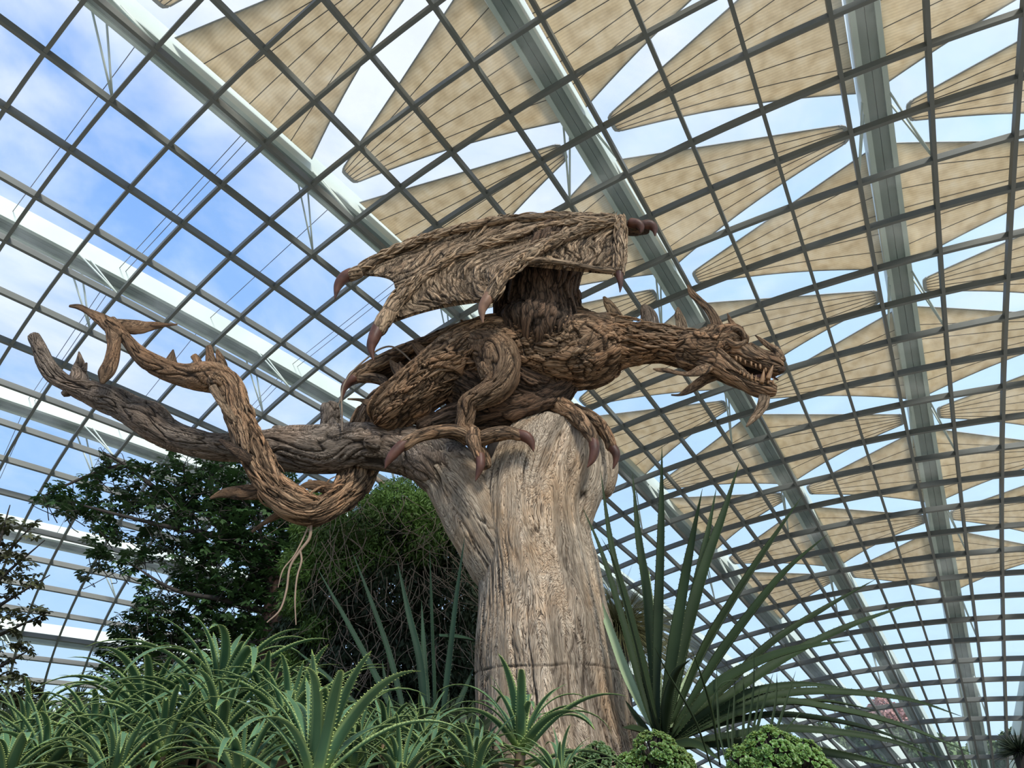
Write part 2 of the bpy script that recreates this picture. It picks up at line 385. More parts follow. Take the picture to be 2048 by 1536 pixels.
# ------------------------------------------------------------------ wood
def wood_mat(name, pale, mid, dark, warm, warm_amt=0.5, crackcol=(0.02, 0.014, 0.01), cf=(34, 2.0), cw=0.030, crack_amt=0.72):
    """UV is in metres: u runs around, v along the grain"""
    m, t, o = newmat(name); lk = t.links.new
    b = nd(t, 'ShaderNodeBsdfPrincipled'); b.inputs['Roughness'].default_value = 0.82; b.inputs['Specular IOR Level'].default_value = 0.25
    uv = nd(t, 'ShaderNodeUVMap'); tcn = nd(t, 'ShaderNodeTexCoord')
    # wandering grain
    wn = nd(t, 'ShaderNodeTexNoise'); wn.inputs['Scale'].default_value = 3.0; wn.inputs['Detail'].default_value = 3; lk(tcn.outputs['Object'], wn.inputs['Vector'])
    ws = nd(t, 'ShaderNodeVectorMath', operation='MULTIPLY_ADD'); lk(wn.outputs['Color'], ws.inputs[0]); ws.inputs[1].default_value = (0.14, 0.0, 0.0)
    lk(uv.outputs[0], ws.inputs[2])
    mp = nd(t, 'ShaderNodeMapping'); mp.inputs['Scale'].default_value = (70, 5, 1); lk(ws.outputs[0], mp.inputs[0])
    cell = nd(t, 'ShaderNodeAttribute', attribute_name='cell'); ck = nd(t, 'ShaderNodeAttribute', attribute_name='crack')
    off = nd(t, 'ShaderNodeCombineXYZ'); sc_ = nd(t, 'ShaderNodeMath', operation='MULTIPLY'); sc_.inputs[1].default_value = 60; lk(cell.outputs['Fac'], sc_.inputs[0]); lk(sc_.outputs[0], off.inputs[2])
    av = nd(t, 'ShaderNodeVectorMath', operation='ADD'); lk(mp.outputs[0], av.inputs[0]); lk(off.outputs[0], av.inputs[1])
    g = nd(t, 'ShaderNodeTexNoise'); g.inputs['Scale'].default_value = 1.0; g.inputs['Detail'].default_value = 5; g.inputs['Roughness'].default_value = 0.62; lk(av.outputs[0], g.inputs['Vector'])
    r = ramp(t, [(0.30, dark), (0.47, mid), (0.68, pale)]); lk(g.outputs['Fac'], r.inputs[0])
    # warm patches
    n2 = nd(t, 'ShaderNodeTexNoise'); n2.inputs['Scale'].default_value = 2.2; n2.inputs['Detail'].default_value = 6; n2.inputs['Roughness'].default_value = .6; lk(tcn.outputs['Object'], n2.inputs['Vector'])
    ca = nd(t, 'ShaderNodeMath', operation='MULTIPLY_ADD'); ca.inputs[1].default_value = 0.25; lk(cell.outputs['Fac'], ca.inputs[0]); lk(n2.outputs['Fac'], ca.inputs[2])
    wr = nd(t, 'ShaderNodeMapRange'); wr.inputs['From Min'].default_value = 0.55; wr.inputs['From Max'].default_value = 0.82; wr.inputs['To Max'].default_value = warm_amt; lk(ca.outputs[0], wr.inputs['Value'])
    mx = nd(t, 'ShaderNodeMixRGB'); mx.inputs[2].default_value = (*warm, 1); lk(wr.outputs[0], mx.inputs[0]); lk(r.outputs[0], mx.inputs[1])
    # tone of each piece
    tn = nd(t, 'ShaderNodeMapRange'); tn.inputs['To Min'].default_value = 0.72; tn.inputs['To Max'].default_value = 1.18; lk(cell.outputs['Fac'], tn.inputs['Value'])
    mu = nd(t, 'ShaderNodeMixRGB', blend_type='MULTIPLY'); mu.inputs[0].default_value = 1; lk(mx.outputs[0], mu.inputs[1]); lk(tn.outputs[0], mu.inputs[2])
    m3 = nd(t, 'ShaderNodeMixRGB'); m3.inputs[2].default_value = (*crackcol, 1); lk(ck.outputs['Fac'], m3.inputs[0]); lk(mu.outputs[0], m3.inputs[1])  # dark grain and dirt in cracks, plus shade between pieces put into the colour
    # fine fissures that follow the grain
    w2 = nd(t, 'ShaderNodeTexNoise'); w2.inputs['Scale'].default_value = 9.0; w2.inputs['Detail'].default_value = 2; lk(tcn.outputs['Object'], w2.inputs['Vector'])
    ws2 = nd(t, 'ShaderNodeVectorMath', operation='MULTIPLY_ADD'); lk(w2.outputs['Color'], ws2.inputs[0]); ws2.inputs[1].default_value = (0.028, 0.0, 0.0); lk(ws.outputs[0], ws2.inputs[2])
    mp2 = nd(t, 'ShaderNodeMapping'); mp2.inputs['Scale'].default_value = (cf[0], cf[1], 1); lk(ws2.outputs[0], mp2.inputs[0])
    av2 = nd(t, 'ShaderNodeVectorMath', operation='ADD'); lk(mp2.outputs[0], av2.inputs[0]); lk(off.outputs[0], av2.inputs[1])
    lines = []
    for sc2, wd in ((1.0, cw), (2.3, cw * 1.6)):
        g2 = nd(t, 'ShaderNodeTexNoise'); g2.inputs['Scale'].default_value = sc2; g2.inputs['Detail'].default_value = 1.5; lk(av2.outputs[0], g2.inputs['Vector'])
        s1 = nd(t, 'ShaderNodeMath', operation='SUBTRACT'); s1.inputs[1].default_value = 0.5; lk(g2.outputs['Fac'], s1.inputs[0])
        ab = nd(t, 'ShaderNodeMath', operation='ABSOLUTE'); lk(s1.outputs[0], ab.inputs[0])
        mr = nd(t, 'ShaderNodeMapRange', interpolation_type='SMOOTHSTEP'); mr.inputs['From Max'].default_value = wd; mr.inputs['To Min'].default_value = 1.0 if sc2 == 1.0 else 0.6; mr.inputs['To Max'].default_value = 0.0; lk(ab.outputs[0], mr.inputs['Value']); lines.append(mr)
    mxl = nd(t, 'ShaderNodeMath', operation='MAXIMUM'); lk(lines[0].outputs[0], mxl.inputs[0]); lk(lines[1].outputs[0], mxl.inputs[1])
    m4 = nd(t, 'ShaderNodeMixRGB'); m4.inputs[2].default_value = (*crackcol, 1); lmul = nd(t, 'ShaderNodeMath', operation='MULTIPLY'); lmul.inputs[1].default_value = crack_amt; lk(mxl.outputs[0], lmul.inputs[0]); lk(lmul.outputs[0], m4.inputs[0]); lk(m3.outputs[0], m4.inputs[1])
    lk(m4.outputs[0], b.inputs['Base Color'])
    hb = nd(t, 'ShaderNodeMath', operation='MULTIPLY_ADD'); hb.inputs[1].default_value = -0.9; lk(mxl.outputs[0], hb.inputs[0]); lk(g.outputs['Fac'], hb.inputs[2])
    bp = nd(t, 'ShaderNodeBump'); bp.inputs['Strength'].default_value = 0.9; bp.inputs['Distance'].default_value = 0.016; lk(hb.outputs[0], bp.inputs['Height']); lk(bp.outputs[0], b.inputs['Normal'])
    lk(b.outputs[0], o.inputs[0]); return m
M['trunk'] = wood_mat('weathered_trunk_wood', (0.88, 0.72, 0.54), (0.64, 0.49, 0.355), (0.30, 0.21, 0.145), (0.50, 0.29, 0.14), 0.6, (0.05, 0.033, 0.022), (22, 0.55), 0.022, 0.85)
M['limb'] = wood_mat('grey_limb_wood', (0.39, 0.315, 0.255), (0.26, 0.20, 0.155), (0.10, 0.075, 0.058), (0.33, 0.20, 0.12), 0.5, (0.03, 0.022, 0.017), (24, 1.9), 0.034)
M['drift'] = wood_mat('driftwood', (0.46, 0.31, 0.19), (0.265, 0.16, 0.092), (0.075, 0.043, 0.025), (0.40, 0.20, 0.095), 0.5)
M['wingw'] = wood_mat('pale_driftwood', (0.60, 0.44, 0.29), (0.38, 0.255, 0.16), (0.13, 0.08, 0.048), (0.40, 0.235, 0.12), 0.45)
M['deep'] = wood_mat('dark_driftwood', (0.15, 0.095, 0.06), (0.095, 0.058, 0.037), (0.04, 0.025, 0.016), (0.19, 0.10, 0.055), 0.5)  # darker driftwood: shade of underparts and inner wing put into the colour
M['claw'] = plain('carved_claw_wood', (0.085, 0.034, 0.022), 0.5, 0, 0.45, 10, 0.2, 0.3)
M['palec'] = plain('pale_claw_wood', (0.19, 0.10, 0.06), 0.5, 0, 0.35, 10, 0.2, 0.3)
M['tooth'] = plain('carved_tooth_wood', (0.24, 0.13, 0.06), 0.5, 0, 0.3, 14, 0.12, 0.3)

def smooth_path(P, R, n):
    """Catmull-Rom through P (k,3) and R (k,m), resampled evenly to n points"""
    P = np.asarray(P, float); R = np.asarray(R, float)
    if R.ndim == 1: R = R[:, None]
    A = np.concatenate([P, R], 1); k = len(A)
    if k == 2:
        t = np.linspace(0, 1, n)[:, None]; O = A[0] * (1 - t) + A[1] * t; return O[:, :3], O[:, 3:]
    A = np.concatenate([[2 * A[0] - A[1]], A, [2 * A[-1] - A[-2]]])
    out = []
    for s in range(k - 1):
        a, b, c, d = A[s:s + 4]; t = np.linspace(0, 1, 24, endpoint=(s == k - 2))[:, None]
        out.append(0.5 * (2 * b + (c - a) * t + (2 * a - 5 * b + 4 * c - d) * t ** 2 + (3 * b - a - 3 * c + d) * t ** 3))
    O = np.concatenate(out); dl = np.concatenate([[0], np.cumsum(np.linalg.norm(np.diff(O[:, :3], axis=0), axis=1))])
    q = np.linspace(0, dl[-1], n); O = np.stack([np.interp(q, dl, O[:, c]) for c in range(O.shape[1])], 1)
    O[:, 3:] = np.maximum(O[:, 3:], 1e-4)
    return O[:, :3], O[:, 3:]

def relief(U, V, R, ca, sa, seed, mode, amp):
    """height of the wood surface in metres (outwards), crack mask, cell id. V metres along, angle as (ca, sa) on radius R"""
    q = np.stack([R * ca, R * sa, V], -1) + seed * 3.7
    low = perlin(q * np.array([3.2, 3.2, 2.0]))
    w = np.stack([perlin(q * 2.3 + 5), perlin(q * 2.3 + 31), perlin(q * 1.6 + 77)], -1)
    d = low * 0.030
    if mode == 'crack':      # old trunk: long wandering fissures
        s = q + w * np.array([0.035, 0.035, 0.0]) + np.stack([perlin(q * 9 + 3), perlin(q * 9 + 60), 0 * low], -1) * 0.005
        n1 = perlin(s * np.array([10, 10, 0.5])); n2 = perlin(s * np.array([24, 24, 1.5]) + 9); n3 = perlin(s * np.array([52, 52, 3.2]) + 3)
        gate = np.clip(0.5 + 1.4 * perlin(q * np.array([4, 4, 1.5]) + 50), 0.1, 1)
        c1 = np.exp(-(n1 / 0.05) ** 2) * gate; c2 = np.exp(-(n2 / 0.075) ** 2) * 0.8 * gate; c3 = np.exp(-(n3 / 0.12) ** 2) * 0.22
        crack = np.clip(np.maximum(np.maximum(c1, c2), c3), 0, 1)
        d = d - 0.030 * c1 - 0.014 * c2 - 0.004 * c3 + 0.010 * np.abs(n2) + 0.008 * n1
        cell = np.clip(0.5 + 0.6 * perlin(q * np.array([6, 6, 1.0]) + 20), 0, 1)
    elif mode == 'limb':     # wavy grey wood, fissures that wriggle
        s = q + w * np.array([0.07, 0.07, 0.10]) + np.stack([perlin(q * 8 + 3), perlin(q * 8 + 60), 0 * low], -1) * 0.012
        n1 = perlin(s * np.array([17, 17, 2.0])); n2 = perlin(s * np.array([38, 38, 4.0]) + 9)
        c1 = np.exp(-(n1 / 0.075) ** 2); c2 = np.exp(-(n2 / 0.10) ** 2) * 0.6
        crack = np.clip(np.maximum(c1, c2), 0, 1) * 0.92
        d = d - 0.026 * c1 - 0.013 * c2 + 0.012 * np.abs(n1) + low * 0.012
        cell = np.clip(0.5 + 0.6 * perlin(q * np.array([6, 6, 1.5]) + 20), 0, 1)
    else:                    # driftwood pieces laid side by side
        k = {'chip': (1.0, 0.13, .06), 'knot': (0.95, 0.26, .15), 'fine': (1.4, 0.15, .05)}[mode]
        # grain that flows and curls around knots
        fl = np.stack([perlin(q * 2.7 + 11), perlin(q * 2.7 + 41), 0.6 * perlin(q * 2.2 + 71)], -1) * k[2] + np.stack([perlin(q * 8 + 3), perlin(q * 8 + 60), 0 * low], -1) * 0.012
        s = q + fl
        f1, f2, cell = voronoi(s * np.array([14, 14, 14 * k[1]]) * k[0])
        e = np.clip((f2 - f1) / 0.16, 0, 1)
        st = s + cell[..., None] * np.array([1.7, .9, 0.5])
        n1 = perlin(st * np.array([26, 26, 26 * k[1] * .5]) * k[0]); n2 = perlin(st * np.array([46, 46, 5]) + 9)
        c0 = 1 - np.sqrt(e); c1 = np.exp(-(n1 / 0.11) ** 2)
        crack = np.clip(np.maximum(c0 * 1.0, c1 * .9), 0, 1) ** 1.3
        d = d + (0.040 * (cell - 0.45) + 0.016 * (np.sqrt(e) - 0.8) - 0.017 * c1 + 0.003 * n2) / k[0] ** 0.5
    return d * amp, crack, cell

def wood_surface(name, G, ang, R, Vm, mat, parent, mode, seed, amp=1.0, closed=True, uoff=0.0):
    """G: (nu, nv, 3) grid; ang (nv,) angle on the section; R (nu,) section radius; Vm (nu,) metres along"""
    nu, nv = G.shape[:2]
    gu = np.gradient(G, axis=0)
    gv = (np.roll(G, -1, 1) - np.roll(G, 1, 1)) if closed else np.gradient(G, axis=1)
    n = np.cross(gv, gu); ln = np.linalg.norm(n, axis=-1, keepdims=True); n = n / np.maximum(ln, 1e-9)
    Rm = np.broadcast_to(R[:, None], (nu, nv)); ca = np.broadcast_to(np.cos(ang), (nu, nv)); sa = np.broadcast_to(np.sin(ang), (nu, nv))
    V = np.broadcast_to(Vm[:, None], (nu, nv))
    Rc = float(np.median(R)) if mode in ('crack', 'limb') else max(float(np.median(R)), 0.03)
    d, crack, cell = relief(None, V, Rc, ca, sa, seed, mode, amp)
    if mode == 'crack':      # the dark saw line round the trunk
        zl = at(1096, 1352, 6.0)[2] + 0.018 * perlin(G * np.array([2.5, 0, 0]) + 4) + 0.008 * perlin(G * 9)
        mk = np.exp(-((G[..., 2] - zl) / 0.0075) ** 2) * np.clip(.75 + perlin(G * 6 + 8), .2, 1)
        below = np.clip((zl - G[..., 2]) / .12, 0, 1) * (G[..., 2] < zl) * np.clip(1 - (zl - G[..., 2]) / .12, 0, 1)
        crack = np.maximum(crack, np.maximum(mk, below * .5 * np.clip(perlin(G * np.array([9, 9, 3])) + .3, 0, 1))); d = d - .014 * mk
    thin = np.clip(Rm / 0.10, 0.08, 1)
    G = G + n * (d * thin)[..., None]
    idx = np.arange(nu * nv).reshape(nu, nv)
    if closed:
        nx = np.roll(idx, -1, 1); q = np.stack([idx[:-1], nx[:-1], nx[1:], idx[1:]], -1).reshape(-1, 4)
    else:
        q = np.stack([idx[:-1, :-1], idx[:-1, 1:], idx[1:, 1:], idx[1:, :-1]], -1).reshape(-1, 4)
    un = np.abs(((ang / (2 * np.pi)) % 1) - 0.5) * 2      # folds at the back so that there is no seam
    uvs = np.stack([(un[None, :] * np.pi * max(float(np.median(R)), 0.03) + 0 * Rm), V], -1) if closed else np.stack([np.broadcast_to(Vm[:, None] * 0, (nu, nv)) + ang[None, :], V], -1)
    return G.reshape(-1, 3), q, uvs.reshape(-1, 2), dict(crack=crack.ravel(), cell=cell.ravel())

def tube_grid(P, R, nu, nv, flat=None, flat_axis=None):
    """sweep of (possibly elliptical) sections, radii in metres; flat: ratio across flat_axis"""
    Ps, Rs = smooth_path(P, np.stack([R, np.ones(len(R)) if flat is None else np.asarray(flat, float)], 1), nu)
    fl = Rs[:, 1]; Rs = Rs[:, 0]
    T = np.gradient(Ps, axis=0); T /= np.linalg.norm(T, axis=1, keepdims=True) + 1e-12
    # the reference axis points away from the viewer's side so the fold of the grain lies behind
    ax = np.array([0.0, 1.0, 0.0]) if flat_axis is None else np.asarray(flat_axis, float)
    X = ax - T * (T @ ax)[:, None]
    bad = np.linalg.norm(X, axis=1) < 0.15
    X[bad] = np.cross(T[bad], [1.0, 0, 0.3])
    X /= np.linalg.norm(X, axis=1, keepdims=True); Y = np.cross(T, X)
    a = np.linspace(0, 2 * np.pi, nv, endpoint=False)
    G = Ps[:, None] + (X[:, None] * (np.cos(a) * 1.0)[None, :, None] * fl[:, None, None] + Y[:, None] * np.sin(a)[None, :, None]) * Rs[:, None, None]
    L = np.concatenate([[0], np.cumsum(np.linalg.norm(np.diff(Ps, axis=0), axis=1))])
    return G, a + np.pi, Rs, L

_seed = [0]
def wtube(name, pts, mat, parent, mode='chip', amp=1.0, px=2.4, nvmin=10, flat=None, flat_axis=None, tip0=False, tip1=False, label=None):
    """pts: (px, py, Y, radius in pixels); a tapered wooden limb through those points"""
    P = np.array([at(a[0], a[1], a[2]) for a in pts]); R = np.array([a[3] * zc(p) / F for a, p in zip(pts, P)])
    P0, R0 = P.copy(), R.copy()
    fl = None if flat is None else ([flat] * len(P) if np.ndim(flat) == 0 else list(flat))
    # rounded or pointed ends
    def cap(P, R, fl, end):
        i, j = (0, 1) if end == 0 else (-1, -2)
        d = P[i] - P[j]; d /= np.linalg.norm(d)
        e = P[i] + d * R[i] * 0.45; 
        if end == 0: return np.concatenate([[P[0] + d * R[0] * 0.6], [e], P]), np.concatenate([[R[0] * 0.02], [R[0] * 0.72], R]), (None if fl is None else [fl[0]] * 2 + fl)
        return np.concatenate([P, [e], [P[-1] + d * R[-1] * 0.6]]), np.concatenate([R, [R[-1] * 0.72], [R[-1] * 0.02]]), (None if fl is None else fl + [fl[-1]] * 2)
    P, R, fl = cap(P, R, fl, 0); P, R, fl = cap(P, R, fl, 1)
    Lp = sum(np.hypot(pts[k + 1][0] - pts[k][0], pts[k + 1][1] - pts[k][1]) for k in range(len(pts) - 1)) + sum(a[3] for a in pts[:1] + pts[-1:])
    rp = max(a[3] for a in pts)
    nu = int(max(8, Lp / px)); nv = int(max(nvmin, 2 * np.pi * rp / px))
    nv = min(nv, 420); nu = min(nu, 520)
    G, a, Rs, Lm = tube_grid(P, R, nu, nv, fl, flat_axis)
    _seed[0] += 1
    v, q, uv, at_ = wood_surface(name, G, a, Rs, Lm, mat, parent, mode, _seed[0], amp)
    nvv = nv; k = len(v)
    ends = [tuple(range(nvv))[::-1], tuple(range(k - nvv, k))]
    o = mesh_obj(name, v, q, mat, parent, uv=uv, attrs=at_)
    if label: o['label'] = label
    return o
def join_tubes(name, specs, mat, parent, **kw):
    """several limbs as one continuous mesh object"""
    vs, fs, uvs, cr, ce = [], [], [], [], []; b = 0
    for sp in specs:
        k = dict(kw); k.update(sp[1] if isinstance(sp, tuple) else {}); pts = sp[0] if isinstance(sp, tuple) else sp
        o = wtube('tmp', pts, mat, None, **k); me = o.data
        n = len(me.vertices); v = np.empty(n * 3, np.float32); me.vertices.foreach_get('co', v)
        nf = len(me.polygons); li = np.empty(len(me.loops), np.int32); me.loops.foreach_get('vertex_index', li)
        uvl = np.empty(len(me.loops) * 2, np.float32); me.uv_layers[0].data.foreach_get('uv', uvl); uvv = np.zeros((n, 2), np.float32); uvv[li] = uvl.reshape(-1, 2)
        c = np.empty(n, np.float32); me.attributes['crack'].data.foreach_get('value', c); d = np.empty(n, np.float32); me.attributes['cell'].data.foreach_get('value', d)
        vs.append(v.reshape(-1, 3)); fs.append(li.reshape(-1, 4) + b); uvs.append(uvv); cr.append(c); ce.append(d); b += n
        bpy.data.objects.remove(o); bpy.data.meshes.remove(me)
    return mesh_obj(name, np.concatenate(vs), np.concatenate(fs), mat, parent, uv=np.concatenate(uvs), attrs=dict(crack=np.concatenate(cr), cell=np.concatenate(ce)))

# ------------------------------------------------------------------ the dead tree that carries the sculpture
T = 6.0
tree = thing('dead_tree_trunk', 'massive bare weathered tree trunk with one forked limb reaching left', 'tree trunk')
join_tubes('trunk', [
    ([(1128, 1640, T, 205), (1122, 1540, T, 172), (1112, 1470, T, 160), (1103, 1400, T, 150), (1096, 1330, T, 142), (1088, 1250, T, 136), (1078, 1160, T, 122), (1066, 1080, T, 114), (1062, 1010, T, 116), (1075, 950, T, 112), (1100, 900, T + .05, 92)], dict(px=2.1)),
    ([(1086, 1090, T, 76), (1110, 1000, T, 84), (1130, 940, T, 84), (1138, 890, T + .03, 72), (1128, 850, T + .05, 52), (1118, 832, T + .05, 30)], dict(px=2.2)),
    ([(1020, 1120, T, 84), (975, 1040, T, 84), (935, 985, T, 72), (890, 938, T, 56), (840, 908, T, 50)], dict(px=2.2)),
    ([(1196, 975, T + .1, 26), (1205, 940, T + .1, 30), (1196, 900, T + .12, 34), (1180, 870, T + .12, 30)], dict(px=2.4)),
    ([(1060, 930, T - .12, 34), (1062, 880, T - .05, 30), (1066, 852, T, 20), (1074, 836, T, 10)], dict(px=2.4)),
], M['trunk'], tree, mode='crack')
wtube('sawn_stub', [(870, 860, T + .35, 26), (858, 848, T + .3, 26), (850, 842, T + .25, 24)], M['limb'], tree, 'limb', label='sawn-off grey stub')
join_tubes('limb', [
    ([(905, 948, T, 56), (850, 912, T, 54), (800, 898, T, 50), (730, 893, T - .02, 47), (650, 902, T - .03, 48), (580, 900, T - .05, 46), (500, 896, T - .05, 32), (430, 893, T - .05, 28), (380, 882, T - .05, 29), (335, 866, T - .04, 29), (296, 838, T - .02, 33), (262, 818, T, 29), (228, 798, T, 27), (180, 780, T, 21), (140, 768, T, 18), (112, 752, T, 18), (94, 728, T, 14), (80, 700, T, 12), (68, 674, T, 11)], dict(px=2.1)),
    ([(664, 868, T - .02, 26), (662, 840, T, 21), (660, 818, T, 20)], {}),
    ([(650, 822, T, 7), (650, 812, T, 4)], {}), ([(672, 820, T, 8), (673, 808, T, 4)], {}),
    ([(158, 765, T, 17), (157, 740, T, 12), (160, 722, T, 8), (158, 704, T, 1.5)], {}),
    ([(166, 742, T, 7), (173, 726, T, 2)], {}),
    ([(560, 862, T, 12), (548, 856, T, 6)], {}), ([(585, 862, T, 8), (578, 852, T, 3)], {}),
    ([(136, 785, T, 8), (128, 788, T, 6)], {}), ([(186, 800, T, 10), (181, 806, T, 6)], {}), ([(304, 868, T, 10), (300, 878, T, 6)], {}),
    ([(750, 888, T - .22, 20), (735, 884, T - .26, 14)], {}),
], M['limb'], tree, mode='limb')
M['hollow'] = plain('hollow_dark_wood', (0.018, 0.012, 0.009), 0.95)  # near-black tint that paints the shade inside the trunk hole and the eye
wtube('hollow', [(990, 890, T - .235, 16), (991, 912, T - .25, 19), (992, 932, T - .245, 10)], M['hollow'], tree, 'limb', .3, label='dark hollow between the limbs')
wtube('splinter', [(1004, 876, T - .26, 9), (1010, 898, T - .3, 13), (1018, 925, T - .29, 8), (1022, 948, T - .26, 2)], M['trunk'], tree, 'limb', .4, flat=.5, label='pale torn splinter beside the hollow')

# ------------------------------------------------------------------ the dragon
dr = thing('dragon_sculpture', 'winged dragon sculpture built from driftwood pieces, perched on the dead tree', 'sculpture')
D = 5.72
def wt(name, pts, mat='drift', mode='chip', **kw): return wtube(name, pts, M[mat], dr, mode, **kw)
# torso, neck
join_tubes('body', [
    ([(770, 830, D + .12, 44), (812, 796, D + .08, 50), (860, 758, D + .05, 54), (915, 722, D, 58), (970, 700, D, 64), (1030, 700, D, 68), (1090, 700, D, 76), (1140, 702, D, 76), (1180, 700, D, 70), (1215, 686, D, 60), (1250, 684, D, 46)], dict(mode='knot', px=2.1)),
    ([(1120, 690, D, 56), (1190, 688, D - .02, 62), (1235, 684, D - .03, 52), (1268, 684, D - .04, 43), (1318, 686, D - .08, 38), (1368, 697, D - .12, 38), (1400, 703, D - .15, 38)], dict(mode='chip', px=2.0)),
    ([(1000, 668, D - .05, 30), (1040, 655, D - .05, 34), (1100, 655, D - .02, 40), (1160, 656, D, 38), (1200, 664, D, 30), (1250, 668, D - .04, 22)], dict(mode='chip', px=2.2)),
    ([(1150, 720, D - .12, 46), (1180, 700, D - .13, 46), (1200, 690, D - .12, 36)], dict(mode='knot', px=2.2)),
    ([(930, 690, D - .1, 34), (960, 690, D - .14, 40), (1000, 700, D - .14, 40)], dict(mode='knot', px=2.2)),
], M['drift'], dr, amp=1.15)
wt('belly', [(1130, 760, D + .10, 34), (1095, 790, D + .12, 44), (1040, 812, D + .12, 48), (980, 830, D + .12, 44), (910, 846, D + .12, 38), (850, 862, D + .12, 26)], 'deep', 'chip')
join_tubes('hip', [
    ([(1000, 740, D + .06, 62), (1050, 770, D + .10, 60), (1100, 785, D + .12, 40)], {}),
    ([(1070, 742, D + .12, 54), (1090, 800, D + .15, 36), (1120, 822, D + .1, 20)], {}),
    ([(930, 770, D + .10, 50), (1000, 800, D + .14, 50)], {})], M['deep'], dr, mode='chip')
# tail: behind the limb, loops under it and climbs in front
join_tubes('tail', [
    ([(830, 790, D + .10, 50), (790, 815, D + .22, 50), (760, 848, D + .42, 50), (736, 890, D + .55, 46), (716, 940, D + .50, 40), (698, 975, D + .36, 35), (665, 1005, D + .18, 30), (625, 1021, D, 30), (585, 1010, D - .1, 33), (552, 984, D - .14, 31), (528, 950, D - .17, 29), (510, 908, D - .18, 28), (490, 868, D - .18, 27), (474, 825, D - .16, 27), (464, 790, D - .14, 27), (448, 762, D - .12, 28)], dict(px=2.0, amp=0.9)),
    ([(462, 800, D - .14, 25), (450, 768, D - .12, 28), (425, 755, D - .1, 29), (395, 752, D - .1, 26), (362, 748, D - .1, 22), (330, 737, D - .1, 20), (300, 722, D - .1, 18), (275, 702, D - .1, 15), (255, 680, D - .1, 12), (238, 662, D - .1, 12), (222, 645, D - .1, 14)], dict(px=1.9, amp=0.75, mode='limb')),
    ([(438, 770, D - .18, 22), (430, 758, D - .2, 18)], dict(mode='knot')),
], M['drift'], dr, mode='chip')
# hind leg, near side
join_tubes('leg', [
    ([(960, 690, D - .18, 36), (992, 712, D - .24, 44), (1003, 748, D - .26, 38), (988, 778, D - .26, 30), (958, 796, D - .26, 24), (936, 810, D - .26, 22), (932, 835, D - .24, 19), (926, 858, D - .22, 20), (940, 875, D - .22, 22)], dict(mode='limb', px=2.0)),
    ([(975, 735, D - .3, 22), (990, 765, D - .3, 24), (975, 790, D - .28, 12)], dict(mode='limb', px=2.2)),
], M['drift'], dr, amp=0.9)
LAST = [None]
def claw(pts, label=None, mat='claw'):
    return wtube('claw', pts, M[mat], LAST[0] or dr, 'limb', 0.12, px=1.6, nvmin=12, label=label)
LAST[0] = join_tubes('toe', [([(940, 872, D - .24, 18), (905, 862, D - .3, 14), (862, 866, D - .36, 13), (830, 876, D - .38, 12), (808, 890, D - .4, 12)], {})], M['drift'], dr, mode='chip', amp=.6)
claw([(810, 886, D - .4, 11), (792, 902, D - .42, 11), (778, 920, D - .43, 8), (770, 937, D - .43, 1.2)])
LAST[0] = join_tubes('toe', [([(945, 868, D - .26, 16), (946, 885, D - .32, 16), (952, 900, D - .36, 12), (958, 916, D - .38, 12)], {})], M['drift'], dr, mode='chip', amp=.6)
claw([(960, 912, D - .38, 10), (961, 930, D - .4, 9.5), (957, 946, D - .4, 6), (951, 962, D - .4, 1)])
LAST[0] = join_tubes('toe', [([(948, 884, D - .22, 15), (975, 872, D - .28, 15), (1002, 866, D - .3, 14), (1024, 866, D - .32, 13), (1040, 872, D - .33, 11)], {})], M['drift'], dr, mode='chip', amp=.6)
claw([(1034, 868, D - .33, 10), (1052, 874, D - .34, 11), (1062, 885, D - .34, 8), (1067, 902, D - .34, 1.2)])
LAST[0] = join_tubes('toe', [([(950, 880, D - .2, 14), (968, 912, D - .22, 13), (974, 932, D - .22, 11)], {})], M['drift'], dr, mode='chip', amp=.6)
# far leg gripping the crown of the trunk
LAST[0] = join_tubes('toe', [([(1120, 815, D + .1, 22), (1148, 832, D - .02, 18), (1168, 848, D - .14, 15), (1182, 868, D - .22, 14), (1188, 888, D - .24, 12)], {})], M['drift'], dr, mode='chip', amp=.8)
claw([(1187, 882, D - .24, 10), (1189, 902, D - .25, 10), (1184, 920, D - .25, 7), (1175, 934, D - .25, 1.2)])
LAST[0] = join_tubes('toe', [([(1150, 826, D + .16, 16), (1180, 836, D + .1, 14), (1204, 856, D + .05, 14), (1216, 876, D, 12), (1222, 895, D, 11)], {})], M['drift'], dr, mode='chip', amp=.8)
claw([(1221, 890, D, 10), (1231, 905, D - .02, 9), (1232, 920, D - .02, 6), (1226, 937, D - .02, 1.2)])

# neck and back spikes
def spike(pts, mat='drift', flat=0.45, label=None, name='spike', parent=None):
    return wtube(name, pts, M[mat], parent or dr, 'limb', 0.3, px=1.8, nvmin=12, flat=flat, label=label)
spike([(1236, 640, D, 14), (1226, 622, D, 12), (1216, 606, D, 9), (1208, 594, D, 3)], 'wingw')
spike([(1300, 652, D - .06, 19), (1297, 632, D - .06, 17), (1291, 618, D - .06, 12), (1288, 612, D - .06, 7)], 'limb')
spike([(1365, 668, D - .1, 13), (1362, 645, D - .1, 11), (1357, 628, D - .1, 8), (1356, 615, D - .1, 2)], 'wingw')
spike([(866, 716, D - .05, 16), (845, 704, D - .03, 12), (832, 690, D - .02, 8), (824, 682, D - .02, 2)])
spike([(812, 752, D, 16), (795, 738, D + .02, 12), (781, 722, D + .02, 3)]); spike([(806, 748, D - .02, 10), (800, 726, D, 3)])
spike([(946, 668, D, 10), (934, 652, D, 7), (922, 640, D, 2)]); spike([(962, 664, D, 8), (950, 652, D, 5), (945, 640, D, 1)])
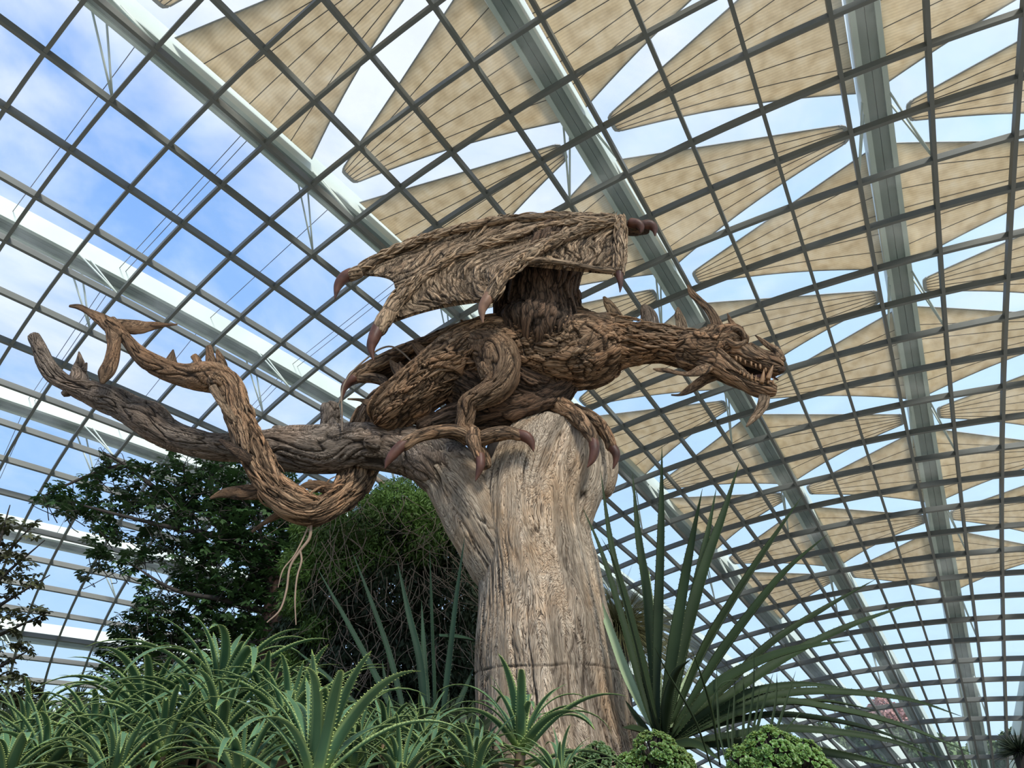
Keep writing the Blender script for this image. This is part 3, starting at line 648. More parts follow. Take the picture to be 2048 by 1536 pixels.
spike([(756, 806, D + .05, 12), (738, 806, D + .05, 10), (722, 800, D + .05, 4), (697, 798, D + .05, 2)]); 
# tail thorns
spike([(340, 735, D - .1, 16), (342, 718, D - .1, 11), (346, 700, D - .1, 2)])
spike([(402, 742, D - .1, 11), (395, 722, D - .1, 8), (388, 712, D - .1, 7)]); spike([(424, 735, D - .12, 13), (420, 712, D - .12, 9), (418, 693, D - .12, 6)])
spike([(450, 762, D - .14, 11), (446, 735, D - .14, 10), (438, 712, D - .14, 7), (434, 699, D - .14, 2)])
spike([(426, 775, D - .3, 8), (440, 800, D - .32, 8), (456, 822, D - .3, 8), (472, 842, D - .28, 5)], 'wingw', name='splint', label='flat pale splint of wood')
spike([(441, 880, D - .34, 3), (462, 894, D - .36, 9), (482, 908, D - .34, 11), (500, 920, D - .3, 9)], 'deep', name='splint', label='dark splint of wood')
spike([(422, 996, D - .12, 3), (448, 986, D - .12, 10), (480, 985, D - .12, 15), (515, 984, D - .12, 16), (545, 985, D - .12, 12)], 'drift', 0.5, name='fin')
spike([(594, 977, D + .05, 2), (618, 970, D + .08, 9), (645, 974, D + .1, 12), (680, 985, D + .15, 10)], 'drift', 0.5, name='fin')
spike([(505, 1063, D, 3), (528, 1046, D, 5), (552, 1032, D, 8), (580, 1020, D, 8)], 'drift', 0.7, name='fin')
# tail blades
spike([(140, 612, D - .1, 3), (158, 614, D - .1, 6), (178, 624, D - .1, 7), (205, 640, D - .1, 13), (232, 660, D - .1, 16)], 'drift', 0.6, name='tail_blade')
spike([(222, 645, D - .1, 10), (250, 652, D - .06, 17), (280, 655, D - .03, 18), (305, 652, D, 11), (330, 650, D, 5), (353, 649, D, 2)], 'drift', 0.45, name='tail_blade')
spike([(226, 655, D - .12, 16), (228, 690, D - .14, 14), (222, 722, D - .14, 17), (212, 745, D - .14, 18), (205, 765, D - .12, 6)], 'drift', 0.35, name='tail_blade')

# ---- head
HD = D - .18
head = join_tubes('head', [
    ([(1370, 700, HD, 38), (1400, 700, HD, 40), (1430, 690, HD, 40), (1458, 684, HD - .02, 33), (1480, 690, HD - .03, 24)], dict(px=1.7, mode='knot')),
    ([(1440, 668, HD - .04, 16), (1462, 660, HD - .06, 14), (1482, 662, HD - .06, 9)], dict(px=1.6)),
    # rim of the eye socket
    ([(1452, 668, HD - .14, 7), (1466, 658, HD - .16, 7), (1482, 663, HD - .17, 6), (1490, 676, HD - .16, 5)], dict(px=1.4)),
    ([(1490, 680, HD - .15, 4), (1484, 688, HD - .15, 6), (1468, 690, HD - .15, 7), (1455, 682, HD - .14, 6)], dict(px=1.4)),
    # upper jaw
    ([(1452, 696, HD - .04, 20), (1478, 704, HD - .05, 21), (1504, 716, HD - .06, 18), (1528, 726, HD - .06, 16), (1548, 734, HD - .06, 18), (1556, 736, HD - .06, 15)], dict(px=1.5, mode='chip')),
    ([(1500, 694, HD - .02, 10), (1525, 706, HD - .02, 9), (1548, 714, HD - .03, 9), (1562, 724, HD - .04, 8)], dict(px=1.6)),
], M['drift'], dr, amp=0.62, mode='chip')
wtube('eye_socket', [(1474, 675, HD - .08, 10), (1475, 674, HD - .115, 10)], M['hollow'], head, 'limb', 0.1, px=2, label='hollow dark eye socket')  # solid plug, the socket's shade is painted as its colour
jaw = join_tubes('lower_jaw', [
    ([(1405, 722, HD - .02, 26), (1432, 728, HD - .04, 28), (1462, 746, HD - .06, 22), (1490, 762, HD - .07, 18), (1515, 774, HD - .07, 18), (1537, 778, HD - .07, 20), (1544, 780, HD - .07, 16)], dict(px=1.5)),
    ([(1438, 700, HD - .14, 6), (1456, 718, HD - .15, 7), (1480, 738, HD - .14, 7), (1500, 756, HD - .13, 6)], dict(px=1.6))], M['drift'], dr, amp=0.62, mode='chip')
spike([(1428, 742, HD + .06, 10), (1460, 728, HD + .06, 10), (1500, 742, HD + .06, 8), (1525, 748, HD + .04, 4)], 'deep', 0.5, name='mouth_lining', parent=head)
spike([(1495, 758, HD - .02, 4), (1520, 752, HD - .03, 5), (1540, 752, HD - .03, 4), (1556, 760, HD - .03, 2)], 'claw', 0.5, name='tongue', parent=jaw)
for a in [((1523, 765), (1526, 752), (1528, 739), 4.5), ((1536, 757), (1541, 744), (1546, 731), 5)]:
    wtube('fang', [(*a[0], HD - .16, a[3]), (*a[1], HD - .17, a[3] * .8), (*a[2], HD - .17, .8)], M['tooth'], jaw, 'limb', 0.05, px=1.2)
for x, y, s in [(1472, 716, 2.4), (1480, 719, 2.8), (1490, 724, 1.8), (1502, 727, 2.4), (1511, 731, 1.9), (1520, 733, 2.6), (1531, 739, 2)]:
    wtube('tooth', [(x, y - 3, HD - .17, s), (x + .5, y + 1, HD - .175, s * .9), (x + 1, y + 5, HD - .175, s * .3)], M['tooth'], head, 'limb', 0.05, px=1.2)
for x, y, s in [(1480, 744, 2.2), (1488, 749, 2.8), (1495, 753, 2.4), (1503, 756, 3), (1511, 759, 2.2), (1536, 764, 2.6), (1546, 765, 2.2)]:
    wtube('tooth', [(x, y + 3, HD - .15, s), (x + .6, y - 3, HD - .155, s * .7), (x + 1.5, y - 9, HD - .155, .5)], M['tooth'], jaw, 'limb', 0.05, px=1.2)
wtube('horn', [(1438, 662, HD, 15), (1430, 640, HD, 11), (1418, 620, HD, 9.5), (1400, 602, HD, 8), (1385, 588, HD, 8), (1376, 571, HD, 2)], M['drift'], head, 'limb', 0.35, px=1.6, flat=.6, label='long crooked brow horn')
wtube('horn', [(1473, 662, HD - .1, 8), (1466, 650, HD - .1, 6), (1460, 640, HD - .1, 4), (1455, 627, HD - .1, 1)], M['drift'], head, 'limb', 0.25, px=1.6, label='short thin brow horn')
wtube('horn', [(1562, 720, HD - .06, 10), (1554, 702, HD - .06, 9), (1538, 692, HD - .06, 7), (1525, 682, HD - .06, 5), (1511, 671, HD - .06, 1.5)], M['drift'], head, 'limb', 0.3, px=1.6, flat=.7, label='curved horn on the snout')
wtube('nostril', [(1558, 742, HD - .14, 5), (1564, 740, HD - .16, 6), (1568, 736, HD - .14, 4)], M['deep'], head, 'limb', 0.3, px=1.6)
spike([(1529, 790, HD - .08, 11), (1527, 806, HD - .08, 11), (1518, 824, HD - .08, 8), (1504, 840, HD - .08, 5.5), (1493, 853, HD - .08, 1.5)], 'wingw', 0.5, name='beard', parent=jaw)
spike([(1422, 732, HD - .1, 9), (1400, 742, HD - .12, 11), (1378, 748, HD - .13, 6), (1356, 746, HD - .12, 5), (1334, 741, HD - .1, 6), (1318, 740, HD - .1, 5), (1306, 738, HD - .1, 1.5)], 'drift', 0.5, name='ear_frill', parent=head)
spike([(1430, 752, HD, 10), (1408, 760, HD + .02, 11), (1388, 774, HD + .02, 10), (1372, 784, HD + .02, 7), (1358, 790, HD + .02, 3), (1343, 790, HD + .02, 2)], 'drift', 0.5, name='ear_frill', parent=head)

# ---- near wing: membrane between four finger bones
WY = 5.25
def pl(pts, n):
    P = np.array([at(*p) for p in pts]); return smooth_path(P, np.ones(len(P)), n)[0]
arm = [(1240, 440, WY + .05), (1180, 435, WY + .10), (1100, 433, WY + .22), (1000, 441, WY + .36), (900, 463, WY + .48), (820, 489, WY + .56), (770, 510, WY + .6), (712, 545, WY + .62)]
fi2 = [(1215, 442, WY + .02), (1150, 444, WY + .03), (1088, 454, WY + .06), (990, 484, WY + .12), (905, 517, WY + .15), (844, 556, WY + .15), (807, 588, WY + .12), (786, 612, WY + .1)]
fi2b = fi2[:-1] + [(780, 640, WY + .08)]
fi3 = [(1225, 443, WY - .03), (1180, 452, WY - .05), (1130, 472, WY - .1), (1080, 496, WY - .16), (1040, 520, WY - .22), (1010, 548, WY - .26), (980, 594, WY - .28)]
fi3s = [(1225, 443, WY - .03), (1180, 452, WY - .05), (1130, 472, WY - .1), (1080, 496, WY - .16), (1038, 524, WY - .22)]
strut = [(1240, 440, WY), (1241, 475, WY - .04), (1240, 510, WY - .08), (1238, 543, WY - .1)]
def membrane(name, A, B, scallop, bulge, ns, nt, mode, seed, lo=0.0, mat='wingw'):
    a = pl(A, 200); b = pl(B, 200)
    s = np.linspace(lo, 1, ns); w = np.linspace(0, 1, nt)
    S, Wt = np.meshgrid(s, w, indexing='ij')
    St = np.clip(S * (1 - scallop * np.sin(np.pi * Wt) * S ** 3), 0, 1)
    ia = St * 199; i0 = np.clip(ia.astype(int), 0, 198); fr_ = (ia - i0)[..., None]
    pa = a[i0] * (1 - fr_) + a[i0 + 1] * fr_; pb = b[i0] * (1 - fr_) + b[i0 + 1] * fr_
    G = pa * (1 - Wt[..., None]) + pb * Wt[..., None]
    G = G + np.array([0, 1, 0.35]) * (bulge * np.sin(np.pi * Wt) * S)[..., None]
    gu = np.gradient(G, axis=0); gv = np.gradient(G, axis=1); n = np.cross(gu, gv); n /= np.linalg.norm(n, axis=-1, keepdims=True) + 1e-9
    n *= np.sign(np.sum(n * (np.array([0, 0, EYE]) - G), -1, keepdims=True))
    # metres along / across
    lu = np.concatenate([[0], np.cumsum(np.linalg.norm(np.diff(G[:, nt // 2], axis=0), axis=1))]); wv = np.linalg.norm(pb - pa, axis=-1) * Wt
    X, Y = lu[:, None] + 0 * wv, wv
    # pieces of driftwood lie at a slant between the bones
    th = 0.55 + 0.35 * np.sin(X * 2.3 + seed) + 0.25 * perlin(np.stack([X * 1.5, Y * 1.5, X * 0 + seed], -1))
    al = X * np.cos(th * .55) + Y * np.sin(th * .55); ac = -X * np.sin(th * .55) + Y * np.cos(th * .55)
    q = np.stack([ac, ac * 0 + seed, al], -1)
    w3 = np.stack([perlin(q * 2.3 + 5), 0 * al, perlin(q * 1.6 + 77)], -1)
    s3 = q + w3 * 0.10
    s3 = s3 + np.stack([perlin(q * 9 + 3), 0 * al, perlin(q * 7 + 90)], -1) * 0.02
    f1, f2, cell = voronoi(s3 * np.array([16, 1.0, 2.6])); e = np.clip((f2 - f1) / .22, 0, 1)
    st = s3 + cell[..., None] * np.array([1.7, .9, .5])
    n1 = perlin(st * np.array([30, 1, 2.4])); n2 = perlin(st * np.array([50, 1, 5]) + 9)
    c1 = np.exp(-(n1 / .10) ** 2); c2 = np.exp(-(n2 / .14) ** 2) * .6; c0 = 1 - np.sqrt(e)
    d = 0.036 * (cell - .45) + 0.016 * (np.sqrt(e) - .8) - .015 * c1 - 0.004 * c2 + 0.02 * perlin(q * 4)
    crack = np.clip(np.maximum(np.maximum(c0, c1 * .95), c2), 0, 1) ** 1.2
    front = G + n * d[..., None]; back = G - n * 0.05
    # ragged trailing edge
    rag = 0.03 * (cell - .5) * (S > 0.985)
    nu, nv = S.shape; N = nu * nv; idx = np.arange(N).reshape(nu, nv)
    q4 = np.stack([idx[:-1, :-1], idx[1:, :-1], idx[1:, 1:], idx[:-1, 1:]], -1).reshape(-1, 4)
    rim = np.concatenate([idx[:, 0], idx[-1, 1:], idx[::-1, -1][1:], idx[0, ::-1][1:]])
    rf = np.stack([rim[:-1], rim[1:], rim[1:] + N, rim[:-1] + N], -1)
    V = np.concatenate([front.reshape(-1, 3), back.reshape(-1, 3)]); Fc = np.concatenate([q4, q4[:, ::-1] + N, rf])
    uv = np.stack([ac.ravel(), al.ravel()], -1)
    return mesh_obj(name, V, Fc, M[mat], dr, uv=np.concatenate([uv, uv]), attrs=dict(crack=np.tile(crack.ravel(), 2), cell=np.tile(cell.ravel(), 2)))
membrane('wing_membrane', arm, fi2, 0.085, 0.10, 300, 90, 'fine', 3)
membrane('wing_membrane', fi2b, fi3, 0.045, 0.08, 260, 90, 'fine', 8)
membrane('wing_membrane', fi3s, strut, 0.03, 0.05, 110, 70, 'fine', 12)
def bone(pts, rads, **kw):
    LAST[0] = join_tubes('wing_bone', [([(p[0], p[1], p[2] - .03, r) for p, r in zip(pts, rads)], dict(px=2.0))], M['wingw'], dr, mode='chip', amp=kw.get('amp', .6))
bone([(1040, 528, WY - .2), (1080, 520, WY - .18), (1130, 526, WY - .15), (1190, 537, WY - .12), (1236, 543, WY - .1)], [5, 6, 6, 6, 6])
bone(arm, [8, 8, 8, 9, 9, 9, 9, 11])
bone([(716, 544, WY + .6), (700, 552, WY + .6)], [13, 12])
claw([(704, 548, WY + .58, 13), (688, 556, WY + .57, 12), (676, 572, WY + .57, 8.5), (670, 597, WY + .57, 1.2)], 'long dark claw at the far tip of the wing')
bone(fi2 + [(768, 640, WY + .06), (757, 662, WY + .05)], [7, 7, 7, 8, 9, 11, 14, 17, 17, 15])
claw([(757, 656, WY + .02, 13), (748, 676, WY, 12), (742, 696, WY, 8.5), (747, 720, WY, 1.2)])
bone(fi3, [8, 9, 11, 13, 15, 15, 13])
claw([(980, 590, WY - .31, 11), (970, 606, WY - .32, 11), (964, 622, WY - .32, 8), (966, 645, WY - .32, 1.2)], 'pale claw under the third wing finger', 'palec')
bone(strut, [11, 11, 11, 12])
claw([(1238, 534, WY - .13, 8), (1239, 552, WY - .14, 7.5), (1241, 568, WY - .14, 5), (1240, 584, WY - .14, 1)])
# hand at the wrist of the wing
LAST[0] = wt('wing_hand', [(1236, 452, WY + .1, 12), (1258, 456, WY + .1, 15), (1280, 456, WY + .1, 14), (1294, 457, WY + .1, 10)], 'deep', 'chip', amp=.5)
claw([(1262, 446, WY + .02, 10), (1276, 448, WY, 9), (1282, 456, WY, 7), (1281, 465, WY, 1.5)]); claw([(1284, 452, WY + .08, 11), (1300, 450, WY + .06, 10), (1309, 458, WY + .06, 7), (1310, 471, WY + .06, 1.5)])
# upper arm of the wing rising from the shoulder, hidden side of the tent
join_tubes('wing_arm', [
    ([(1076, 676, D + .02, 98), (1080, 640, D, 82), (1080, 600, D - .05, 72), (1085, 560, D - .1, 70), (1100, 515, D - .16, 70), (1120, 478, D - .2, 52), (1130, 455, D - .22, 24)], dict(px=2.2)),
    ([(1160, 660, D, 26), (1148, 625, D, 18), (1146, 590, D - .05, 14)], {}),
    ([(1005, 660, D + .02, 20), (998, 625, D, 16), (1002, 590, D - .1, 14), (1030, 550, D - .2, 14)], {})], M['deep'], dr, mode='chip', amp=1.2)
# ---- far wing, seen behind the hip
LAST[0] = join_tubes('wing_bone', [([(965, 652, D + .35, 16), (930, 654, D + .4, 13), (885, 668, D + .45, 13), (844, 686, D + .48, 13), (795, 708, D + .5, 13), (748, 732, D + .5, 14), (715, 752, D + .5, 14), (702, 762, D + .5, 11)], {})], M['drift'], dr, mode='chip', amp=.7)
claw([(708, 757, D + .48, 10), (694, 768, D + .48, 9), (687, 780, D + .48, 6), (684, 800, D + .48, 1)])
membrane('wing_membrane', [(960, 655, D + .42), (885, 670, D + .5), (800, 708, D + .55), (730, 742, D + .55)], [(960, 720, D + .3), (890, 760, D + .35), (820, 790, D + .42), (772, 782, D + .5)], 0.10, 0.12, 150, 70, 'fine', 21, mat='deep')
join_tubes('wing_bone', [([(775, 780, D + .35, 9), (768, 764, D + .4, 10), (745, 756, D + .45, 10), (720, 757, D + .48, 9)], {})], M['drift'], dr, mode='chip', amp=.6)

# loose driftwood slivers standing proud on body, tail and wing (a crowd too fine to pick apart)
rng = np.random.RandomState(5)
def slivers(paths, n, mat, seed):
    r_ = np.random.RandomState(seed); vs, fs, uv, ce = [], [], [], []; b = 0
    for k in range(n):
        pts = paths[r_.randint(len(paths))]; P = np.array([at(*p[:3]) for p in pts]); R = np.array([p[3] * zc(q) / F for p, q in zip(pts, P)])
        s = r_.uniform(0.02, .98) * (len(P) - 1); i = int(s); f = s - i
        c = P[i] * (1 - f) + P[i + 1] * f; r = R[i] * (1 - f) + R[i + 1] * f; t = P[i + 1] - P[i]; t /= np.linalg.norm(t)
        x = np.cross(t, (0, 1, 0)); x /= np.linalg.norm(x) + 1e-9; y = np.cross(t, x); y *= np.sign(-y[1]) if abs(y[1]) > 1e-6 else 1
        a = r_.uniform(-.25, np.pi + .25); out = x * math.cos(a) + y * math.sin(a)
        d = t * r_.choice([-1, 1]) + np.cross(t, out) * r_.uniform(-.3, .3); d /= np.linalg.norm(d); sd = np.cross(d, out)
        L = r_.uniform(.08, .22); w = r_.uniform(.007, .020); base = c + out * (r * .93 - .006)
        m = 6; bend = r_.uniform(-.3, .3)
        for q in range(m):
            u = q / (m - 1); wd = w * math.sin(math.pi * (0.12 + 0.86 * u)) ** .7; pc = base + d * L * (u - .5) + out * (0.010 + 0.012 * math.sin(u * 3)) + sd * bend * L * u * u
            for (sx, so) in ((-1, 0), (0, 1), (1, 0), (0, -1)):
                vs.append(pc + sd * sx * wd + out * so * wd * .7); uv.append((sx * wd + k, u * L + k * .3)); ce.append(k * .37 % 1)
        for q in range(m - 1):
            for e in range(4): fs.append((b + 4 * q + e, b + 4 * q + (e + 1) % 4, b + 4 * q + 4 + (e + 1) % 4, b + 4 * q + 4 + e))
        b += 4 * m
    o = mesh_obj('wood_slivers', np.array(vs), np.array(fs), M[mat], dr, uv=np.array(uv), attrs=dict(crack=np.zeros(len(vs)), cell=np.array(ce)))
    return tag(o, kind='stuff')
slivers([[(812, 796, D + .08, 50), (915, 722, D, 58), (1030, 700, D, 68), (1140, 702, D, 76), (1215, 686, D, 60), (1318, 686, D - .08, 38), (1400, 700, D - .15, 38)]], 360, 'drift', 1)
slivers([[(p[0], p[1], p[2] - .02, r) for p, r in zip(arm, [8, 8, 8, 9, 9, 9, 9, 11])], [(p[0], p[1], p[2] - .02, r) for p, r in zip(fi2, [7, 7, 7, 8, 9, 11, 14, 17])], [(p[0], p[1], p[2] - .02, r) for p, r in zip(fi3, [8, 9, 11, 13, 15, 15, 13])], [(p[0], p[1], p[2] - .02, 11) for p in strut]], 330, 'wingw', 2)
slivers([[(698, 975, D + .36, 35), (625, 1021, D, 30), (552, 984, D - .14, 31), (510, 908, D - .18, 28), (464, 790, D - .14, 27)]], 90, 'drift', 3)

# ------------------------------------------------------------------ ground
def ground():
    m = plain('pale_stone_paving', (0.42, 0.39, 0.34), 0.8, 0, 0.15, 1.5, 0.2)
    n = 64; v = [(10, 14, 0)] + [(10 + 62 * math.cos(2 * math.pi * k / n), 14 + 62 * math.sin(2 * math.pi * k / n), 0) for k in range(n)]
    v2 = [(x, y, -0.3) for x, y, z in v]
    f = [(0, 1 + k, 1 + (k + 1) % n) for k in range(n)]
    f2 = [(n + 1, n + 2 + (k + 1) % n, n + 2 + k) for k in range(n)]; sd_ = [(1 + k, n + 2 + k, n + 2 + (k + 1) % n, 1 + (k + 1) % n) for k in range(n)]
    tag(mesh_obj('floor', v + v2, f + f2 + sd_, m, smooth=False), 'pale paved floor under the dome', kind='structure')
    lawn = plain('lawn', (0.10, 0.17, 0.05), 0.95, 0, 0.3, 0.2)
    v = [(600 * math.cos(2 * math.pi * k / n), 600 * math.sin(2 * math.pi * k / n), -0.32) for k in range(n)]
    v2 = [(x, y, -1.3) for x, y, z in v]
    f = [tuple(range(n)), tuple(range(2 * n - 1, n - 1, -1))] + [(k, n + k, n + (k + 1) % n, (k + 1) % n) for k in range(n)]
    tag(mesh_obj('ground', v + v2, f, lawn, smooth=False), 'lawn outside the dome', kind='structure')
    # planted mound
    soil = plain('dark_soil', (0.06, 0.045, 0.032), 0.95, 0, 0.4, 3.0, 0.6)
    nx, ny = 120, 90; X, Y = np.meshgrid(np.linspace(-9, 9, nx), np.linspace(2.1, 14, ny), indexing='ij')
    e = np.minimum(np.minimum(X + 9, 9 - X), np.minimum(Y - 2.1, 14 - Y)); Z = 1.42 * np.clip(e / 0.7, 0, 1) ** .5 + 0.05 * perlin(np.stack([X, Y, X * 0], -1) * 1.5) - 0.02
    idx = np.arange(nx * ny).reshape(nx, ny); q = np.stack([idx[:-1, :-1], idx[1:, :-1], idx[1:, 1:], idx[:-1, 1:]], -1).reshape(-1, 4)
    tag(mesh_obj('planting_bed', np.stack([X, Y, Z], -1).reshape(-1, 3), q, soil), 'raised soil bed', kind='structure')
ground()
BEDZ = 1.38

# ------------------------------------------------------------------ leaves
def leaf_mat(name, col, edge=None, rough=0.45, var=0.25, trans=0.25, vscale=3.0, spec=0.4, tipcol=None):
    m, t, o = newmat(name); lk = t.links.new
    b = nd(t, 'ShaderNodeBsdfPrincipled'); b.inputs['Roughness'].default_value = rough; b.inputs['Specular IOR Level'].default_value = spec
    c = nd(t, 'ShaderNodeNewGeometry'); n = nd(t, 'ShaderNodeTexNoise'); n.inputs['Scale'].default_value = vscale; n.inputs['Detail'].default_value = 4; lk(c.outputs['Position'], n.inputs['Vector'])
    r = ramp(t, [(0.3, tuple(x * (1 - var) for x in col)), (0.7, tuple(min(1, x * (1 + var)) for x in col))]); lk(n.outputs['Fac'], r.inputs[0]); last = r.outputs[0]
    oi = nd(t, 'ShaderNodeObjectInfo'); ov = nd(t, 'ShaderNodeMapRange'); ov.inputs['To Min'].default_value = 0.85; ov.inputs['To Max'].default_value = 1.15; lk(oi.outputs['Random'], ov.inputs['Value'])
    mu = nd(t, 'ShaderNodeMixRGB', blend_type='MULTIPLY'); mu.inputs[0].default_value = 1; lk(last, mu.inputs[1]); lk(ov.outputs[0], mu.inputs[2]); last = mu.outputs[0]
    if edge is not None:
        a = nd(t, 'ShaderNodeAttribute', attribute_name='edge'); mx = nd(t, 'ShaderNodeMixRGB'); mx.inputs[2].default_value = (*edge, 1); lk(a.outputs['Fac'], mx.inputs[0]); lk(last, mx.inputs[1]); last = mx.outputs[0]
    if tipcol is not None:
        a = nd(t, 'ShaderNodeAttribute', attribute_name='tip'); mx = nd(t, 'ShaderNodeMixRGB'); mx.inputs[2].default_value = (*tipcol, 1); lk(a.outputs['Fac'], mx.inputs[0]); lk(last, mx.inputs[1]); last = mx.outputs[0]
    lk(last, b.inputs['Base Color'])
    tl = nd(t, 'ShaderNodeBsdfTranslucent'); lk(last, tl.inputs[0]); ms = nd(t, 'ShaderNodeMixShader'); ms.inputs[0].default_value = trans
    lk(b.outputs[0], ms.inputs[1]); lk(tl.outputs[0], ms.inputs[2]); lk(ms.outputs[0], o.inputs[0]); return m
M['aloe'] = leaf_mat('aloe_leaf', (0.066, 0.138, 0.072), (0.50, 0.60, 0.20), 0.5, 0.25, 0.08, 4.0, 0.25, tipcol=(0.24, 0.33, 0.07))
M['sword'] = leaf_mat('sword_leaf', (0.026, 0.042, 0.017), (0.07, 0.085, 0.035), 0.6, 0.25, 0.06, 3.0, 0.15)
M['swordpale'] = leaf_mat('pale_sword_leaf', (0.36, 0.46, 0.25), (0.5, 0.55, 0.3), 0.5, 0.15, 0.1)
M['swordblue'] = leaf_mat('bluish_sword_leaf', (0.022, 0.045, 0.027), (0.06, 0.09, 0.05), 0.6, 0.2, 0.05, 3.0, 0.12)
M['treeleaf'] = leaf_mat('tree_leaf', (0.034, 0.072, 0.022), None, 0.45, 0.5, 0.22, 1.5, 0.35)
M['brownleaf'] = leaf_mat('brownish_tree_leaf', (0.065, 0.070, 0.030), None, 0.5, 0.5, 0.25, 1.5)
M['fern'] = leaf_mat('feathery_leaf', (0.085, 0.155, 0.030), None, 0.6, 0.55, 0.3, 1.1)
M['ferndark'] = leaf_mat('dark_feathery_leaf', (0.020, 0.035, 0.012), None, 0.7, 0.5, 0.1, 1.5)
M['olive'] = leaf_mat('olive_needle', (0.24, 0.23, 0.10), None, 0.7, 0.4, 0.2, 1.5)
M['crassula'] = leaf_mat('succulent_leaf', (0.075, 0.165, 0.035), (0.30, 0.37, 0.09), 0.4, 0.3, 0.12, 5.0, 0.5)
M['crassuladark'] = leaf_mat('dark_succulent_leaf', (0.055, 0.115, 0.04), (0.2, 0.27, 0.08), 0.45, 0.3, 0.1, 5.0, 0.5)
M['bark'] = plain('dark_bark', (0.03, 0.023, 0.018), 0.9, 0, 0.4, 8, 0.5)
M['redbark'] = plain('red_brown_bark', (0.10, 0.055, 0.04), 0.9, 0, 0.4, 6, 0.8)
M['twig'] = plain('pale_twig', (0.19, 0.14, 0.10), 0.85, 0, 0.3, 9)
M['root'] = plain('pinkish_root', (0.27, 0.185, 0.13), 0.8, 0, 0.2, 9)
M['dry'] = leaf_mat('dry_leaf', (0.11, 0.075, 0.04), (0.4, 0.25, 0.12), 0.7, 0.3, 0.1)
M['outleaf'] = leaf_mat('outdoor_tree_leaf', (0.13, 0.19, 0.09), None, 0.8, 0.35, 0.2, 0.15)
M['pinkleaf'] = leaf_mat('pink_blossom', (0.45, 0.25, 0.24), None, 0.8, 0.35, 0.2, 0.3)

def strap_leaf(P, Wd, up, teeth=0, tl=0.006, thick=0.18, fold=0.35, n=None, edgew=0.5):
    """long leaf through points P with half widths Wd; up: reference upper side per point"""
    k = len(P); Tn = np.gradient(P, axis=0); Tn /= np.linalg.norm(Tn, axis=1, keepdims=True) + 1e-9
    S = np.cross(Tn, up); S /= np.linalg.norm(S, axis=1, keepdims=True) + 1e-9; Nn = np.cross(S, Tn)
    v, e, tp = [], [], []
    for q in range(k):
        w = Wd[q]; c = P[q]
        for (sx, sz, ed) in ((-1, fold, 1), (-.8, fold * .62, 0), (0, 0, 0), (.8, fold * .62, 0), (1, fold, 1), (.5, -thick, 0), (0, -thick * 1.5 - .05, 0), (-.5, -thick, 0)):
            v.append(c + S[q] * sx * w + Nn[q] * sz * w); e.append(ed * edgew); tp.append(max(0, (q / (k - 1) - .93) * 14, .75 * (1 - q / (k - 1) / .2)))
    f = []
    for q in range(k - 1):
        for m in range(8): f.append((8 * q + m, 8 * q + (m + 1) % 8, 8 * q + 8 + (m + 1) % 8, 8 * q + 8 + m))
    f.append(tuple(range(7, -1, -1))); f.append(tuple(range(8 * k - 8, 8 * k)))
    if teeth:
        L = np.concatenate([[0], np.cumsum(np.linalg.norm(np.diff(P, axis=0), axis=1))]); 
        for sg in (-1, 1):
            for q in range(teeth):
                s = L[-1] * (0.03 + 0.93 * (q + .5) / teeth); 
                pc = np.array([np.interp(s, L, P[:, a]) for a in range(3)]); t_ = np.array([np.interp(s, L, Tn[:, a]) for a in range(3)]); s_ = np.array([np.interp(s, L, S[:, a]) for a in range(3)]); n_ = np.array([np.interp(s, L, Nn[:, a]) for a in range(3)])
                w = np.interp(s, L, Wd); b = len(v); ee = pc + s_ * sg * w * .96 + n_ * fold * w; z = tl * (0.5 + .5 * min(1, w / max(Wd)))
                v += [ee - t_ * z * .55, ee + t_ * z * .45, ee + s_ * sg * z * 1.35 + t_ * z * .7, ee - n_ * z * .3]; e += [1, 1, 1, 1]; tp += [0] * 4
                f += [(b, b + 1, b + 2), (b, b + 2, b + 3), (b + 1, b + 3, b + 2)]
    return v, f, dict(edge=e, tip=tp)

# ---- aloes
aloe_meshes = []
def aloe_proto(a0, bend, rl, wd, seed, k=16):
    r_ = np.random.RandomState(seed); P = [np.zeros(3)]; ang = a0; tw = 0
    for q in range(k - 1):
        u = q / (k - 1); ang -= bend * (0.3 + 1.5 * u) / k; tw += r_.uniform(-.02, .02)
        P.append(P[-1] + np.array([math.cos(ang), math.sin(tw) * .5, math.sin(ang)]) * rl / (k - 1))
    P = np.array(P); u = np.linspace(0, 1, k); Wd = 1.35 * wd * (0.72 + 0.5 * u) * (1 - u) ** 0.72 + 0.0009
    Wd[0] = wd * .62
    up = np.gradient(P, axis=0); up = np.stack([-up[:, 2], up[:, 1] * 0, up[:, 0]], 1)
    v, f, at_ = strap_leaf(P, Wd, up, teeth=int(rl * 56), tl=0.0062, thick=.16, fold=.14)
    return mesh_obj('leaf', v, f, M['aloe'], uv=None, attrs=at_, link=False)
for q, (a0, bend, rl, wd) in enumerate([(1.38, .5, .46, .023), (1.15, .9, .52, .024), (.98, 1.2, .58, .026), (.80, 1.5, .62, .027), (.62, 1.7, .62, .027), (.42, 1.6, .58, .026), (.12, 1.3, .50, .024), (1.25, 1.9, .56, .023), (.95, 2.2, .60, .025)]):
    aloe_meshes.append(aloe_proto(a0, bend, rl, wd, q))
rng = np.random.RandomState(11)
